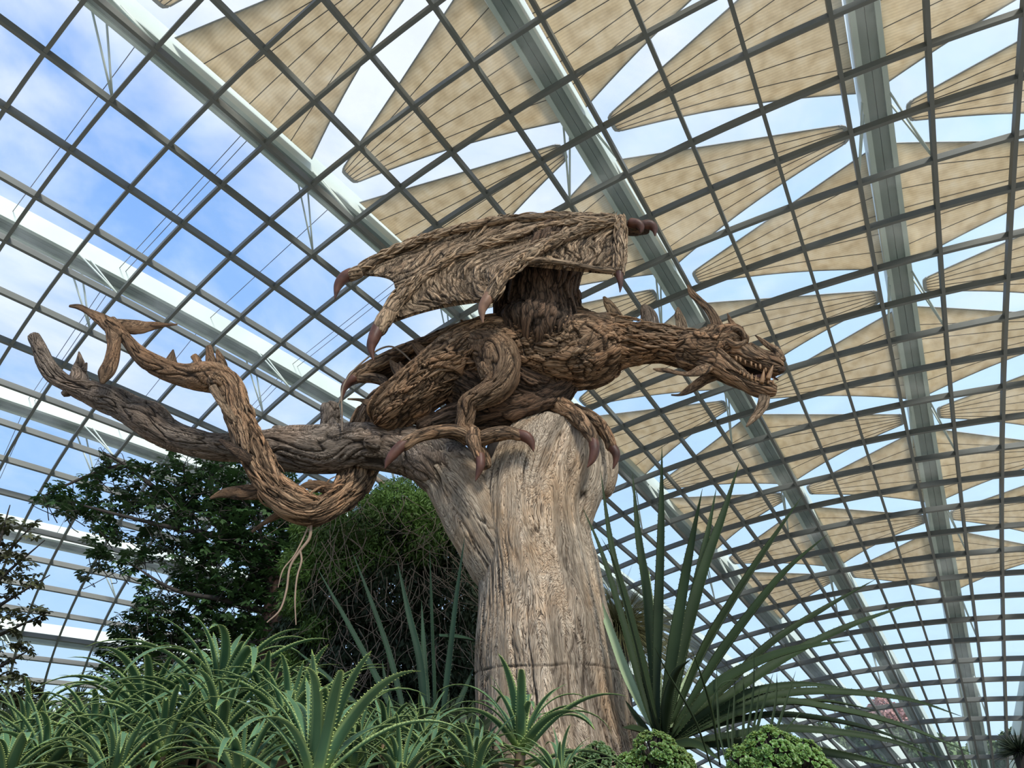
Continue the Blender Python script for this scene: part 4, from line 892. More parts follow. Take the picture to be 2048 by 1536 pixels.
def aloe(px_, py_, Y, size, label, n=22, tilt=None):
    c = at(px_, py_, Y); base = c.copy(); t = thing('aloe', label, 'aloe', 'tree aloes in front of the trunk', loc=(c[0], c[1], BEDZ))
    z0 = c[2] - BEDZ; s = size * zc(c) / F / 0.50
    path = [np.array([0.02, 0.03, -0.05]), np.array([-.01, 0.02, z0 * .5]), np.array([0, 0, max(0.02, z0)])]
    mb = MB(); mb.rod(path[0], path[1], .022 * s + .01, 8); mb.rod(path[1], path[2], .022 * s + .01, 8, .026 * s); mb.build('stem', M['dry'], t, smooth=True)
    ph = rng.uniform(0, 6.28); tl = rng.uniform(-.12, .12, 2)
    for k in range(n):
        f = k / (n - 1); az = ph + k * 2.39996 + rng.uniform(-.15, .15)
        if f < .22: m = rng.choice([0, 7, 1])
        elif f < .45: m = rng.choice([1, 2, 7])
        elif f < .75: m = rng.choice([2, 3, 8])
        else: m = rng.choice([3, 4, 5, 6])
        o = mobj('leaf', aloe_meshes[m], t); sc_ = s * rng.uniform(.85, 1.12) * (0.8 + .25 * min(1, f * 2))
        o.scale = (sc_, sc_ * rng.uniform(.9, 1.15), sc_)
        o.rotation_euler = (tl[0] + rng.uniform(-.07, .07), tl[1] + rng.uniform(-.12, .12), az); o.location = (0.012 * s * math.cos(az), 0.012 * s * math.sin(az), z0 - (f * .05 + (0.22 * (f - .62) if f > .62 else 0)) * s)
    return t
aloes = [(438, 1392, 3.9, 205, 'tallest aloe rosette, its leaves standing in front of the leafy tree'),
 (438, 1470, 3.42, 185, 'aloe rosette directly below the tallest one at lower left'),
 (298, 1420, 3.8, 180, 'aloe rosette left of the tallest one'),
 (325, 1500, 3.3, 170, 'low aloe rosette with curled leaves near the bottom edge, left part'),
 (575, 1462, 3.55, 190, 'aloe rosette behind the large front one, under the tail loop'),
 (628, 1548, 2.85, 270, 'largest front aloe rosette at the bottom edge, left of centre'),
 (1041, 1488, 3.45, 195, 'aloe rosette standing against the base of the trunk'),
 (950, 1545, 3.3, 140, 'small aloe at the bottom edge beside the trunk, left side'),
 (185, 1492, 3.6, 175, 'aloe with long thin drooping leaves in the lower left'),
 (92, 1525, 3.4, 175, 'aloe next to the lower left corner'),
 (45, 1485, 4.0, 150, 'aloe at the left edge under the sparse tree'),
 (770, 1482, 3.95, 130, 'small dark aloe in front of the upright sword leaves'),
 (862, 1515, 3.5, 130, 'small aloe between the sword leaves and the trunk'),
 (530, 1410, 4.05, 140, 'aloe rosette right of the tallest one, partly hidden'),
 (708, 1520, 3.6, 150, 'aloe rosette behind the right leaves of the largest front one'),
 (480, 1556, 3.0, 180, 'aloe at the bottom edge left of the largest front one'),
 (225, 1556, 3.1, 175, 'aloe at the bottom edge below the drooping-leaved one'),
 (1120, 1560, 3.1, 120, 'aloe tips at the bottom edge in front of the trunk'),
 (800, 1560, 3.15, 150, 'aloe at the bottom edge right of the largest front one'),
 (12, 1560, 3.2, 165, 'aloe in the bottom left corner'),
 (385, 1440, 3.7, 150, 'aloe squeezed between the two left rosettes'),
 (250, 1450, 4.1, 160, 'rearmost aloe at the lower left, under the leafy tree')]
for a in aloes: aloe(*a, n=32 if a[3] > 160 else 26)

# ---- large sword-leaved plants
def bez(pts, n): 
    P = np.array(pts, float); return smooth_path(P, np.ones(len(P)), n)[0]
for k in range(14):
    x = -20 + k * 72 + (k % 3) * 9; y = 1470 + 26 * ((k * 5) % 3) + (34 if k < 5 else 0)
    lab = ['at the left edge', 'left of the spiky shrub', 'below the spiky shrub', 'right of the spiky shrub', 'under the left part of the leafy tree', 'under the leafy tree, left of the tallest rosette', 'directly behind the tallest rosette', 'right behind the tallest rosette', 'behind the rosette under the tail loop', 'under the red-brown tree trunk', 'left of the upright sword leaves', 'at the foot of the upright sword leaves', 'right of the upright sword leaves', 'touching the left side of the big trunk'][k]
    aloe(x, y, 4.9 + .3 * (k % 2), 120, 'dim back-row aloe ' + lab, n=20)
def sword_plant(name, label, cat, base, leaves, mats, seed, teeth=True, thick=.25):
    r_ = np.random.RandomState(seed); c = at(*base); t = thing(name, label, cat, loc=(c[0], c[1], BEDZ)); off = np.array([c[0], c[1], BEDZ])
    for k, L in enumerate(leaves):
        w, mi, dy = L[0], L[1], L[2]; pts = L[3:]
        m = len(pts)
        P = [at(x, y, base[2] + dy * (m - 1 - q) / (m - 1)) for q, (x, y) in enumerate(pts)]      # first point is the tip
        P = bez(P[::-1], 22); u = np.linspace(0, 1, 22); wm = .9 * w * zc(P[8]) / F
        Wd = wm * np.interp(u, [0, .12, .35, .7, .93, 1], [.62, .66, 1, .72, .2, .02])
        tn = np.gradient(P, axis=0); tn /= np.linalg.norm(tn, axis=1, keepdims=True)
        out = P[-1] - P[0]; out[2] = 0; out /= np.linalg.norm(out) + 1e-6; face = np.array([0, -.8, .6]) + r_.normal(size=3) * .25
        face = face * 1.0 - out * .5
        v, f, at_ = strap_leaf(P - off, Wd, np.broadcast_to(face, P.shape), teeth=44 if teeth else 0, tl=.008, thick=thick, fold=.45, edgew=.25)
        mesh_obj('leaf', v, f, M[mats[mi]], t, attrs=at_)
    return t
A5 = 5.2
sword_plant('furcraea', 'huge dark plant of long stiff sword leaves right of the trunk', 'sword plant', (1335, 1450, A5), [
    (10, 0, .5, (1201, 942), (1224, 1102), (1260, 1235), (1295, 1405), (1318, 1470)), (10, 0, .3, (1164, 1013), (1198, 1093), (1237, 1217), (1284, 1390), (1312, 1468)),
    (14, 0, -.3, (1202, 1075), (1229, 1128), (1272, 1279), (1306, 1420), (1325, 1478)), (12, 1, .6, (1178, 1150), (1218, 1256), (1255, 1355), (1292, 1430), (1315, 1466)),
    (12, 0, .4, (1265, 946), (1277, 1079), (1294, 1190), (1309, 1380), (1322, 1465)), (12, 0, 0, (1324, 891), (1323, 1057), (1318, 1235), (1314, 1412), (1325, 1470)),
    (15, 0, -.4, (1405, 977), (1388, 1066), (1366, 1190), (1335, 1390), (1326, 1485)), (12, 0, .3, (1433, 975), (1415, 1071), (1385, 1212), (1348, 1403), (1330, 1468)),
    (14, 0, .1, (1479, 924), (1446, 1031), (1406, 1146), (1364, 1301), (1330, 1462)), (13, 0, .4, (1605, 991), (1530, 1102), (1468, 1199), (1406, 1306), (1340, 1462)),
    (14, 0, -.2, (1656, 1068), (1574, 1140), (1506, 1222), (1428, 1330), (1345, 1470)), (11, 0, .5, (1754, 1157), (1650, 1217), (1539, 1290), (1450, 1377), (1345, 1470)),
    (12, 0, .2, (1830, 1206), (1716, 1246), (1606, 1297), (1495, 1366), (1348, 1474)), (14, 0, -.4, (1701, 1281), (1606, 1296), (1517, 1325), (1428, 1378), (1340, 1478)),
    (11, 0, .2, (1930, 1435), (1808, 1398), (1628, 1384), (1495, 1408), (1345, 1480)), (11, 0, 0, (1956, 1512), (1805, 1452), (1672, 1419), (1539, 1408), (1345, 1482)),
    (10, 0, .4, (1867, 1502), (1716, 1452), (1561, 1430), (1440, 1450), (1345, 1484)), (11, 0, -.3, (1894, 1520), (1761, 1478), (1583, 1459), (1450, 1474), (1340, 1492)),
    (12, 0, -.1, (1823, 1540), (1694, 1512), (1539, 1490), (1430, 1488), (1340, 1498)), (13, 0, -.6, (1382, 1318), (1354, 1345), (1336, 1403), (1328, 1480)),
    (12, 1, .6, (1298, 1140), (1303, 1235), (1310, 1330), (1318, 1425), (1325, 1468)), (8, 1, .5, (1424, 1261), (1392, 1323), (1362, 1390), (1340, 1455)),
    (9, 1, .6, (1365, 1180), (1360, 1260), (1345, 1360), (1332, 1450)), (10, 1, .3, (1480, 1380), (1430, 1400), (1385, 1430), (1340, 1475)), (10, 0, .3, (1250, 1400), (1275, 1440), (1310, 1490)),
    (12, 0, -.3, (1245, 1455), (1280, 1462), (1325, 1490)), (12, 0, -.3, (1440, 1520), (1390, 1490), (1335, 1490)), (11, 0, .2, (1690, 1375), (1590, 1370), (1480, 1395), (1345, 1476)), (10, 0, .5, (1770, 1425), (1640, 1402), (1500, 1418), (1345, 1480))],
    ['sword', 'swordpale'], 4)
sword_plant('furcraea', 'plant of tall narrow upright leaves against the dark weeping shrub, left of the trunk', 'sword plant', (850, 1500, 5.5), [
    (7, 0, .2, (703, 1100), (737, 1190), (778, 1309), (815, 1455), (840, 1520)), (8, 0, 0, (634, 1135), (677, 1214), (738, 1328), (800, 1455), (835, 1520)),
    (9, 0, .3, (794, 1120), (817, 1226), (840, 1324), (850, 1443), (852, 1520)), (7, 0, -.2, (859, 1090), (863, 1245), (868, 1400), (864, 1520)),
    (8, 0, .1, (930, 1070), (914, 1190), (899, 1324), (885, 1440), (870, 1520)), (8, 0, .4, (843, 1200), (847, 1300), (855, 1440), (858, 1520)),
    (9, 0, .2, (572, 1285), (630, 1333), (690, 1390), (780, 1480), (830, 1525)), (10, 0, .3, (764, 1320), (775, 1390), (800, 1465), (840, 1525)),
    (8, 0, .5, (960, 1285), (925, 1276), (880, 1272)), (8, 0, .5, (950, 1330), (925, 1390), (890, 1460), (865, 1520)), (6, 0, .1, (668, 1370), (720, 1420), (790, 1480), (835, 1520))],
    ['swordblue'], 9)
sword_plant('reed_clump', 'clump of thin dark upright blades between the two succulent shrubs', 'plant', (1500, 1500, 4.9), [
    (3.5, 0, .2, (1554, 1343), (1552, 1400), (1538, 1470), (1520, 1530)), (3.5, 0, .1, (1592, 1341), (1575, 1395), (1550, 1470), (1525, 1530)), (3.5, 0, 0, (1547, 1344), (1530, 1400), (1512, 1470), (1505, 1530)),
    (3, 0, .2, (1433, 1323), (1435, 1400), (1440, 1470), (1455, 1530)), (3, 0, .2, (1470, 1355), (1468, 1420), (1465, 1480), (1470, 1530)), (3, 0, 0, (1508, 1290), (1507, 1380), (1495, 1470), (1490, 1530)),
    (3, 0, .3, (1485, 1330), (1488, 1400), (1486, 1470), (1484, 1530)), (3, 0, 0, (1520, 1370), (1512, 1430), (1500, 1490), (1495, 1530)), (3, 0, 0, (1606, 1420), (1580, 1450), (1550, 1490), (1530, 1530)),
    (3, 0, 0, (1460, 1400), (1455, 1450), (1460, 1500), (1470, 1540)), (4, 0, -.6, (1306, 1288), (1335, 1345), (1390, 1440), (1425, 1540)), (4, 0, -.6, (1380, 1292), (1402, 1350), (1425, 1430), (1440, 1530)), (2.5, 0, 0, (1500, 1367), (1475, 1360), (1440, 1370), (1425, 1420), (1440, 1500))],
    ['sword'], 6, teeth=False, thick=.5)

# grass tree behind the trunk, on its right
def spiky(name, label, cat, base, R, n, w, mat, seed, zmin=-.3, arch=.5):
    r_ = np.random.RandomState(seed); c = at(*base); t = thing(name, label, cat, loc=(c[0], c[1], BEDZ)); off = np.array([c[0], c[1], BEDZ])
    mb = MB(); mb.rod((0, 0, -.1), (0, 0, c[2] - BEDZ), .09, 8, .07); mb.build('stem', M['bark'], t, smooth=True)
    v, f, b = [], [], 0; Rm = R * zc(c) / F; wm = w * zc(c) / F
    for k in range(n):
        d = r_.normal(size=3); d[2] = abs(d[2]) + zmin; d /= np.linalg.norm(d); L = Rm * r_.uniform(.7, 1.05); P = []
        for q in range(5):
            u = q / 4; P.append(c - off + d * L * u + np.array([0, 0, -arch * L * u * u * (1 - abs(d[2]) * .5)]))
        s = np.cross(d, r_.normal(size=3)); s /= np.linalg.norm(s); s2 = np.cross(d, s)
        for q in range(5):
            ww = wm * (1 - q / 4.2); v += [P[q] - s * ww, P[q] + s * ww, P[q] + s2 * ww * .8]
        for q in range(4):
            for e in range(3): f.append((b + 3 * q + e, b + 3 * q + (e + 1) % 3, b + 3 * q + 3 + (e + 1) % 3, b + 3 * q + 3 + e))
        b += 15
    tag(mesh_obj('needle_leaves', np.array(v), np.array(f), M[mat], t), kind='stuff'); return t
spiky('grass_tree', 'fine-needled grass tree seen through the sword leaves, behind the trunk', 'plant', (1238, 1262, 7.2), 190, 1500, .8, 'olive', 3, -.35, .6)
spiky('spiky_shrub', 'dark spiky shrub in the bottom right corner', 'shrub', (2040, 1505, 8.0), 52, 260, 2.0, 'ferndark', 4, -.2, .2)
spiky('spiky_shrub', 'small spiky shrub beside the aloes at lower left', 'shrub', (158, 1395, 6.0), 34, 120, 1.6, 'ferndark', 6, -.2, .3)

# ---- succulent shrubs: rosettes of blunt leaves
def obovate(L, w, t=.16):
    P = np.array([[L * u, 0, L * (.16 * math.sin(u * 2.6))] for u in np.linspace(0, 1, 7)]); Wd = w * np.array([.35, .55, .8, 1.0, 1.0, .75, .25])
    return strap_leaf(P, Wd, np.broadcast_to(np.array([0, 0, 1.0]), P.shape), 0, thick=t, fold=.35, edgew=.95)
cv, cf, cat_ = obovate(1.0, .36)
def succulent(label, blobs, Y, ls, mat, seed, nind):
    r_ = np.random.RandomState(seed); c0 = at(blobs[0][0], blobs[0][1], Y); t = thing('succulent_shrub', label, 'shrub', 'succulent shrubs along the bottom edge', loc=(c0[0], c0[1], BEDZ)); off = np.array([c0[0], c0[1], BEDZ])
    mb = MB()
    proto = mesh_obj('leaf', cv, cf, M[mat], attrs=cat_, link=False); items = []
    for (x, y, r, n) in blobs:
        c = at(x, y, Y); R = r * zc(c) / F
        for k in range(n):
            d = r_.normal(size=3); d[2] = abs(d[2]) * 1.0 - .15; d[1] = -abs(d[1]) * .9 + .25 * r_.rand(); d /= np.linalg.norm(d); q = c + d * R * r_.uniform(.86, 1.04)
            mb.rod(c - off + np.array([0, 0, -R * .3]), q - off, .005, 5, .004)
            ax = d + np.array([0, -.2, .35]); ax /= np.linalg.norm(ax); X = np.cross(ax, r_.normal(size=3)); X /= np.linalg.norm(X); Z = np.cross(ax, X); s = ls * zc(c) / F
            ph = r_.uniform(0, 6.28)
            for m in range(9):
                a = ph + m * 2.4; el = 1.25 - m * .13; dr_ = (X * math.cos(a) + Z * math.sin(a)) * math.cos(el) + ax * math.sin(el)
                up = ax - dr_ * (ax @ dr_); up /= np.linalg.norm(up) + 1e-6; sd = np.cross(up, dr_); sc_ = s * r_.uniform(.8, 1.15) * (.7 + .05 * m)
                items.append((q - off - ax * s * .12 * m * .2, dr_, sd, up, sc_))
        mb.rod((c[0] - off[0], c[1] - off[1], -.1), c - off, .016, 6)
    mb.build('branches', M['bark'], t, smooth=True)
    items.sort(key=lambda a: a[0][1]); V0 = np.array(cv); vs, fs, es = [], [], []
    for k, (q, x, y, z, s) in enumerate(items):
        if k < nind:
            o = mobj('leaf', proto, t); o.matrix_basis = Matrix(((x[0] * s, y[0] * s, z[0] * s, q[0]), (x[1] * s, y[1] * s, z[1] * s, q[1]), (x[2] * s, y[2] * s, z[2] * s, q[2]), (0, 0, 0, 1)))
        else:
            b = len(vs) * len(V0); vs.append(q + (V0[:, :1] * x + V0[:, 1:2] * y + V0[:, 2:] * z) * s); fs += [tuple(b + w for w in f) for f in cf]; es += cat_['edge']
    if vs: tag(mesh_obj('leaf', np.concatenate(vs), fs, M[mat], t, attrs=dict(edge=es)), kind='stuff')
succulent('bright green succulent shrub right beside the trunk foot', [(1310, 1522, 50, 105), (1265, 1545, 34, 45), (1350, 1542, 40, 60), (1300, 1580, 60, 70), (1360, 1590, 50, 40)], 3.7, 9.5, 'crassula', 1, 280)
succulent('widest bright green succulent shrub, right of the bottom centre', [(1545, 1520, 56, 120), (1495, 1537, 42, 62), (1600, 1532, 48, 80), (1642, 1557, 34, 36), (1540, 1585, 70, 80), (1620, 1595, 50, 40)], 3.6, 10, 'crassula', 2, 290)
succulent('small dark green succulent shrub in front of the trunk foot', [(1195, 1527, 36, 60), (1168, 1545, 26, 30), (1132, 1522, 18, 20), (1190, 1575, 50, 50)], 3.9, 8.5, 'crassuladark', 3, 150)

# ---- trees
def branch_mesh(name, paths, mat, parent, off):
    vs, fs = [], []; b = 0
    for P, R in paths:
        P = np.array(P) - off; n = 7; k = max(4, len(P) * 5); Ps, Rs = smooth_path(P, np.array(R), k); G, a, _, _ = tube_grid(Ps[[0, *range(1, k)]], Rs[:, 0], k, n)
        idx = np.arange(k * n).reshape(k, n); nx = np.roll(idx, -1, 1); vs.append(G.reshape(-1, 3)); fs.append(np.stack([idx[:-1], nx[:-1], nx[1:], idx[1:]], -1).reshape(-1, 4) + b); b += k * n
    return mesh_obj(name, np.concatenate(vs), np.concatenate(fs), mat, parent)
# one leaflet: folded blade with thickness-giving keel
def leaflet(L=1.0, w=.26, droop=.18):
    v, f = [], []
    for q, u in enumerate((0, .25, .55, .8, 1)):
        ww = w * (.12, .7, 1, .62, .03)[q]; z = -droop * L * u * u
        v += [(L * u, -ww, z + .06 * L * (q in (1, 2, 3))), (L * u, 0, z), (L * u, ww, z + .06 * L * (q in (1, 2, 3)))]
    for q in range(4):
        b = 3 * q; f += [(b, b + 1, b + 4, b + 3), (b + 1, b + 2, b + 5, b + 4)]
    return np.array(v), np.array(f)
LV, LF = leaflet()
def palmate(n, spread=2.2):
    vs, fs = [], []
    for k in range(n):
        a = (k - (n - 1) / 2) * spread * 2 / n; s = 1 - .25 * abs(k - (n - 1) / 2) / n * 2; ca, sa = math.cos(a), math.sin(a)
        x = LV[:, 0] * s + .12; y = LV[:, 1] * s; vs.append(np.stack([x * ca - y * sa, x * sa + y * ca, LV[:, 2] * s], 1)); fs.append(LF + k * len(LV))
    return np.concatenate(vs), np.concatenate(fs)
def crown(t, off, blobs, Y, dens, size, mat, seed, nleaf=6, nind=300, depth=1.0, shellness=.35, cut=None):
    r_ = np.random.RandomState(seed); PV, PF = palmate(nleaf); proto = mesh_obj('leaf', PV, PF, mat, link=False); items = []
    for bl in blobs:
        x, y, r = bl[:3]; Yb = bl[3] if len(bl) > 3 else Y; n = int(dens * r * r / 1000 * (bl[4] if len(bl) > 4 else 1))
        for k in range(n):
            d = r_.normal(size=3); d /= np.linalg.norm(d); rr = r_.uniform(shellness, 1) ** .6
            px_, py_ = x + d[0] * r * rr * 1.05, y + d[1] * r * rr; c = at(px_, py_, Yb); c = at(px_, py_, Yb + d[2] * rr * r * zc(c) / F * depth)
            if cut is not None and cut(px_, py_): continue
            s = size * zc(c) / F * r_.uniform(.7, 1.25); a = r_.uniform(0, 6.28); X = np.array([math.cos(a), math.sin(a), r_.uniform(-.75, .1)]); X /= np.linalg.norm(X)
            Z = np.array([r_.normal() * .35, r_.normal() * .35, 1.0]); Yv = np.cross(Z, X); Yv /= np.linalg.norm(Yv); Z = np.cross(X, Yv); items.append((c - off, X, Yv, Z, s))
    items.sort(key=lambda q: q[0][1]); vs, fs = [], []; nb = 0
    for k, (q, x, y, z, s) in enumerate(items):
        if k < nind:
            o = mobj('leaf', proto, t); o.matrix_basis = Matrix(((x[0] * s, y[0] * s, z[0] * s, q[0]), (x[1] * s, y[1] * s, z[1] * s, q[1]), (x[2] * s, y[2] * s, z[2] * s, q[2]), (0, 0, 0, 1)))
        else:
            vs.append(q + (PV[:, :1] * x + PV[:, 1:2] * y + PV[:, 2:] * z) * s); fs.append(PF + nb); nb += len(PV)
    if vs: tag(mesh_obj('leaf', np.concatenate(vs), np.concatenate(fs), mat, t), kind='stuff')
    return items
# the leafy tree at the left
YT = 10.0; c = at(560, 1420, YT); off = np.array([c[0], c[1], BEDZ]); t = thing('leafy_tree', 'dense dark leafy tree with hand-shaped leaves, behind the limb at left', 'tree', loc=tuple(off))
bl = [(430, 965, 62), (500, 985, 60), (340, 955, 45), (270, 945, 32), (215, 925, 22), (180, 960, 28), (120, 985, 26), (80, 1000, 16), (170, 1005, 30), (240, 1000, 38), (320, 1020, 56), (420, 1050, 74), (520, 1060, 80), (590, 1080, 66), (470, 1130, 84), (375, 1120, 52), (300, 1085, 34), (225, 1070, 22), (215, 1125, 22), (180, 1085, 14),
      (570, 1170, 74), (480, 1210, 80), (390, 1200, 50), (330, 1240, 50), (420, 1280, 70), (520, 1290, 66), (270, 1290, 34), (240, 1335, 34), (195, 1345, 16), (330, 1310, 46), (430, 1350, 60), (600, 1250, 50), (640, 1080, 36), (620, 1010, 30), (350, 900, 14), (560, 960, 36), (300, 1180, 26), (210, 1300, 14), (140, 1012, 24), (108, 1000, 20), (200, 1100, 20), (262, 1120, 28), (250, 1250, 30), (300, 1225, 38), (200, 1040, 30), (285, 1350, 30), (165, 1150, 12)]
its = crown(t, off, bl, YT, 44, 14.5, M['treeleaf'], 5, 5, 300, 1.1)
pth = [([at(575, 1480, YT), at(560, 1380, YT), at(548, 1280, YT), at(560, 1190, YT), at(540, 1090, YT)], [.27, .25, .23, .2, .1])]
tr_o = branch_mesh('trunk', pth, M['redbark'], t, off)
bp = [[(540, 1180), (480, 1100), (405, 1020), (372, 965), (368, 930)], [(405, 1020), (330, 990), (250, 930), (205, 905)], [(548, 1140), (450, 1080), (320, 1050), (200, 1020), (130, 1000)], [(555, 1230), (450, 1200), (350, 1180), (250, 1120)], [(550, 1280), (450, 1290), (330, 1300), (220, 1340)], [(560, 1180), (590, 1080), (610, 1000)], [(480, 1100), (420, 950), (520, 920), (600, 925)], [(430, 1050), (500, 1000), (560, 950)], [(250, 930), (180, 950), (90, 990)], [(540, 1200), (520, 1060), (470, 980)], [(560, 1240), (610, 1150), (640, 1080)]]
branch_mesh('branches', [([at(x, y, YT + .3 * math.sin(k + q)) for q, (x, y) in enumerate(p)], list(np.linspace(.055, .008, len(p)))) for k, p in enumerate(bp)], M['bark'], t, off)
r_ = np.random.RandomState(3)
branch_mesh('twigs', [([its[k][0] + off, its[k][0] + off + r_.normal(size=3) * .12 + np.array([.07, .06, -.05]), its[k][0] + off + np.array([.2, .15, -.12]) + r_.normal(size=3) * .1], [.003, .005, .007]) for k in range(0, len(its), 6)], M['bark'], t, off)
# sparse tree cut by the left edge
YS = 8.5; c = at(-60, 1420, YS); off = np.array([c[0], c[1], BEDZ]); t = thing('sparse_tree', 'sparse tree with brownish leaves cut by the left edge', 'tree', loc=tuple(off))
its = crown(t, off, [(5, 1045, 22), (60, 1060, 18), (75, 1050, 10), (20, 1100, 30), (48, 1130, 22), (10, 1170, 34), (60, 1160, 20), (60, 1225, 26), (20, 1240, 34), (90, 1225, 12), (50, 1300, 22), (15, 1300, 26), (40, 1380, 34), (60, 1420, 28), (10, 1420, 40), (80, 1375, 14), (-30, 1100, 40), (-40, 1220, 50), (-40, 1340, 50), (15, 1375, 44), (55, 1400, 36), (20, 1430, 46), (75, 1430, 24)], YS, 24, 14, M['brownleaf'], 8, 5, 150, .9)
branch_mesh('branches', [([at(-60, 1480, YS), at(-65, 1300, YS), at(-50, 1150, YS), at(-30, 1000, YS)], [.12, .1, .06, .02])] + [([at(-60, y0, YS), at(-10, (y0 + y1) / 2 + 12, YS), at(x1, y1, YS)], [.05, .025, .006]) for (y0, x1, y1) in [(1200, 75, 1040), (1260, 100, 1150), (1300, 95, 1225), (1350, 60, 1300), (1420, 90, 1370), (1180, 20, 1010), (1230, 90, 1080)]], M['bark'], t, off)
# weeping feathery shrub behind the trunk
YB = 8.6; c = at(800, 1460, YB); off = np.array([c[0], c[1], BEDZ]); t = thing('weeping_shrub', 'weeping feathery shrub, dark and tangled, behind the trunk on its left', 'shrub', loc=tuple(off))
def feather(blobs, n, L, w, mat, seed, dn=-.5, dY=0.0):
    r_ = np.random.RandomState(seed); A = np.array([b[2] ** 2 for b in blobs], float); A /= A.sum(); pick = r_.choice(len(blobs), n, p=A); B = np.array(blobs, float)[pick]
    d = r_.normal(size=(n, 3)); d /= np.linalg.norm(d, axis=1, keepdims=True); rr = r_.uniform(.35, 1, n) ** .5
    px_ = B[:, 0] + d[:, 0] * B[:, 2] * rr; py_ = B[:, 1] + d[:, 1] * B[:, 2] * rr * (B[:, 3] if B.shape[1] > 3 else 1)
    Yq = YB + dY + d[:, 2] * rr * B[:, 2] * .0075
    u = -(py_ - 768) / F; dy = cP - u * sP; dz = sP + u * cP; k = Yq / dy; P = np.stack([(px_ - 1024) / F * k, Yq, dz * k + EYE], 1) - off
    D_ = r_.normal(size=(n, 3)) * .6; D_[:, 2] += dn; D_ /= np.linalg.norm(D_, axis=1, keepdims=True); S = np.cross(D_, r_.normal(size=(n, 3))); S /= np.linalg.norm(S, axis=1, keepdims=True)
    l = (L * r_.uniform(.5, 1.3, n) * .0085)[:, None]; ww = w * .0085
    V = np.stack([P - S * ww, P + D_ * l * .5 + S * ww * 1.4, P + D_ * l, P + D_ * l * .5 - S * ww * 1.4 + 0], 1).reshape(-1, 3); Fc = np.arange(4 * n).reshape(n, 4)
    return tag(mesh_obj('foliage', V, Fc, M[mat], t, smooth=False), kind='stuff')
core = [(700, 1110, 80), (790, 1060, 85), (880, 1090, 80), (660, 1200, 85), (770, 1180, 110), (890, 1200, 90), (700, 1320, 100), (820, 1310, 110), (910, 1330, 80), (760, 1430, 110), (880, 1430, 90), (640, 1400, 80), (600, 1280, 60)]
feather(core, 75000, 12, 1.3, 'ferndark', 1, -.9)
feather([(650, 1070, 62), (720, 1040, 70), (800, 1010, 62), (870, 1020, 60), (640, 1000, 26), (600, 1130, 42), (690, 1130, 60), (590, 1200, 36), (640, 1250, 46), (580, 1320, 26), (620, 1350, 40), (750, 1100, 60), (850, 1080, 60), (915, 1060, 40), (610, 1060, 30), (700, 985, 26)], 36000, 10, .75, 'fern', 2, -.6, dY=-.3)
r_ = np.random.RandomState(9); tw = []
for k in range(420):
    x, y = r_.uniform(630, 945), r_.uniform(985, 1330); a = r_.uniform(-1.2, 1.2); L = r_.uniform(50, 150); c_ = r_.uniform(-.8, .8); pts = []; Yk = YB + r_.uniform(-1.1, .0)
    for q in range(5):
        pts.append(at(x, y, Yk)); x += math.sin(a) * L / 4; y += abs(math.cos(a)) * L / 4; a += c_ / 2 + r_.uniform(-.3, .3)
    tw.append((pts, list(np.linspace(.0045, .002, 5))))
tag(branch_mesh('twigs', tw, M['twig'], t, off), kind='stuff')
branch_mesh('stems', [([at(800 + 20 * k, 1520, YB + .2), at(790 + 25 * k, 1300, YB + .2), at(760 + 35 * k, 1100, YB + .2)], [.05, .035, .015]) for k in range(-2, 3)], M['bark'], t, off)
branch_mesh('limbs', [([at(838, 935, YB + 2), at(868, 955, YB + 2), at(880, 1000, YB + 2)], [.02, .03, .03]), ([at(730, 940, YB), at(770, 975, YB), at(785, 1020, YB), at(800, 1100, YB)], [.03, .035, .04, .05]), ([at(700, 1005, YB), at(745, 990, YB), at(820, 975, YB)], [.02, .022, .012]), ([at(620, 960, YB), at(622, 1000, YB), at(640, 1080, YB)], [.03, .035, .05])], M['twig'], t, off)
cu = at(450, 1530, 5.4); tt = t; off = np.array([cu[0], cu[1], BEDZ]); YBk = YB; YB = 5.6
t = thing('undergrowth', 'low dark foliage filling the gaps behind the aloes', 'undergrowth', loc=tuple(off))
feather([(x, 1520, 58) for x in range(-40, 960, 48)] + [(x, 1480, 30) for x in range(150, 900, 90)], 26000, 26, 2.4, 'ferndark', 7, .3); YB = YBk
# dangling roots under the tail loop, and the thin bent vine by the far wing
def simple_tube(name, label, cat, paths, mat):
    off = np.array(at(*paths[0][0][:3])); t = thing(name, label, cat, loc=tuple(off)) ; branch_mesh('strand', [([at(*p[:3]) for p in P], [p[3] * .0030 for p in P]) for P in paths], mat, t, off); return t
simple_tube('hanging_root', 'pale forked root dangling under the tail loop', 'root', [[(622, 1046, D, 4.5), (619, 1076, D, 4.5), (600, 1102, D, 4), (580, 1134, D, 3.2), (573, 1180, D, 3), (560, 1220, D, 2.6), (534, 1245, D, 2)], [(600, 1100, D, 3), (603, 1122, D, 3), (594, 1155, D, 2.6), (590, 1200, D, 2.2), (592, 1250, D, 1.4)], [(618, 1050, D, 2.5), (605, 1080, D, 2.4), (588, 1112, D, 2.2), (566, 1140, D, 2), (556, 1175, D, 1)]], M['root'])
simple_tube('bare_vine', 'thin bare vine arching between the limb stub and the far wing', 'vine', [[(684, 862, D, 3), (684, 830, D, 3), (683, 790, D, 3), (690, 765, D, 3), (710, 738, D, 3), (742, 710, D, 3), (762, 697, D, 3.4), (782, 693, D, 3.2), (802, 703, D, 3), (830, 730, D, 2.5)], [(683, 792, D, 2.5), (678, 806, D, 2), (674, 815, D, 1.5)]], M['twig'])

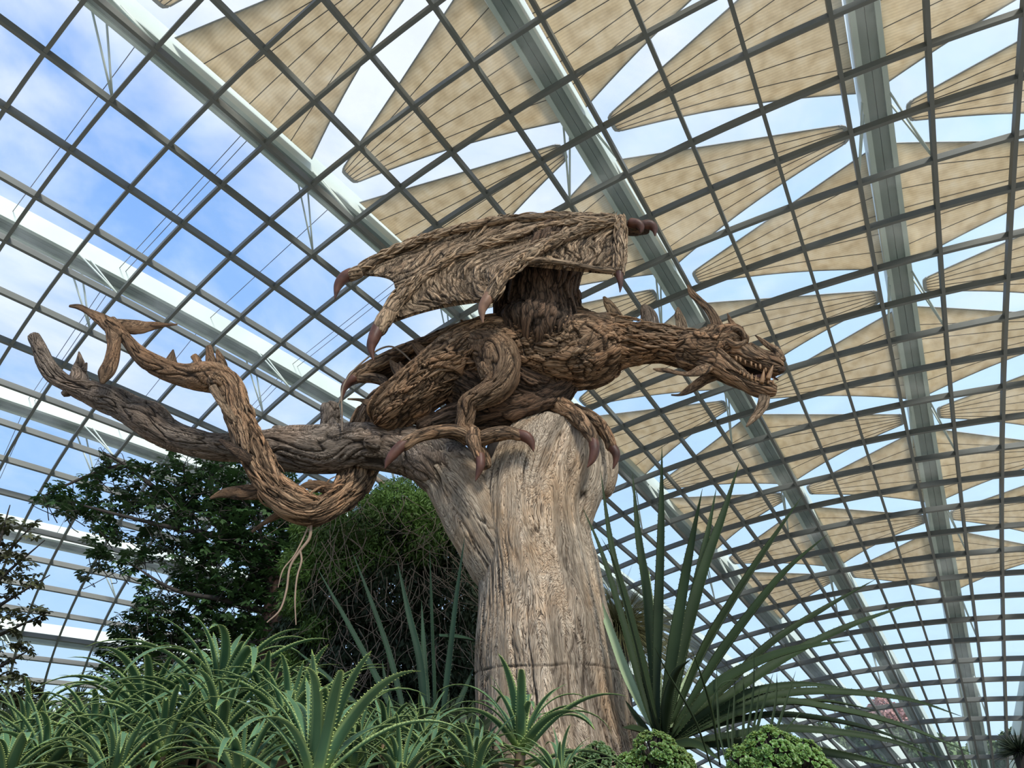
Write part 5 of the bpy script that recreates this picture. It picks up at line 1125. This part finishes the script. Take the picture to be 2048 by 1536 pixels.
# ---- trees in the park outside, beyond the glass
def park_tree(x, ytop, w, Y, label, mat='outleaf', seed=0):
    c = at(x, ytop, Y); off = np.array([c[0], c[1], -.32]); t = thing('park_tree', label, 'tree', 'park trees outside the dome', loc=tuple(off)); r_ = np.random.RandomState(seed)
    h = c[2] + .32; R = w * zc(c) / F; n = 6000; d = r_.normal(size=(n, 3)); d /= np.linalg.norm(d, axis=1, keepdims=True); rr = r_.uniform(.5, 1, n) ** .5; lump = 1 + .35 * perlin(d * 2.2 + seed)
    P = d * (rr * lump)[:, None] * np.array([R, R, h * .36]) + np.array([0, 0, h * .64]); s = .24 + h * .011; a = r_.normal(size=(n, 3)); b = np.cross(a, r_.normal(size=(n, 3))); a *= s / np.linalg.norm(a, axis=1, keepdims=True); b *= s * .6 / np.linalg.norm(b, axis=1, keepdims=True)
    V = np.stack([P - a, P - b, P + a, P + b], 1).reshape(-1, 3); tag(mesh_obj('foliage', V, np.arange(4 * n).reshape(n, 4), M[mat], t, smooth=False), kind='stuff')
    mb = MB(); mb.rod((0, 0, 0), (0, 0, h * .6), .35, 8, .2)
    for k in range(5): mb.rod((0, 0, h * .4), (R * .6 * math.cos(k * 1.3), R * .6 * math.sin(k * 1.3), h * .7), .15, 6, .05)
    mb.build('trunk', M['bark'], t, smooth=True)
for k, (x, y, w, Y, l, m) in enumerate([
    (1560, 1462, 40, 95, 'park tree beyond the glass, just right of the widest succulent shrub', 'outleaf'), (1640, 1446, 46, 110, 'park tree seen between the drooping sword leaves', 'outleaf'), (1722, 1424, 44, 120, 'tallest park tree beyond the glass, under the longest drooping leaf', 'outleaf'),
    (1800, 1452, 40, 100, 'park tree outside, below the pinkish one', 'outleaf'), (1868, 1470, 46, 90, 'park tree outside, left of the tall right-hand arch foot', 'outleaf'), (1960, 1474, 40, 95, 'park tree outside, right of the tall right-hand arch foot', 'outleaf'),
    (2030, 1462, 40, 90, 'park tree outside at the right edge', 'outleaf'), (1768, 1402, 46, 135, 'pinkish flowering tree in the park outside', 'pinkleaf'), (1500, 1478, 40, 110, 'park tree outside behind the reed clump', 'outleaf')]):
    park_tree(x, y, w, Y, l, m, k + 3)

# set every Empty at the base of its thing
def rebase(o, b):
    b = Vector([float(x) for x in b]); o.location = o.location + b
    for c in o.children:
        c.location = c.location - b
rebase(dr, at(940, 880, D)); rebase(tree, (*at(1128, 1640, T)[:2], BEDZ))
for o in list(C.objects):
    if o.name.startswith('steel_arch'):
        k = [r for r in RIBS][sorted([q.name for q in C.objects if q.name.startswith('steel_arch')]).index(o.name)]; rebase(o, shell(k, J1, RH0))
    if o.name.startswith('shade_sail'):
        v = o.children[0].data.vertices[0].co; rebase(o, v)
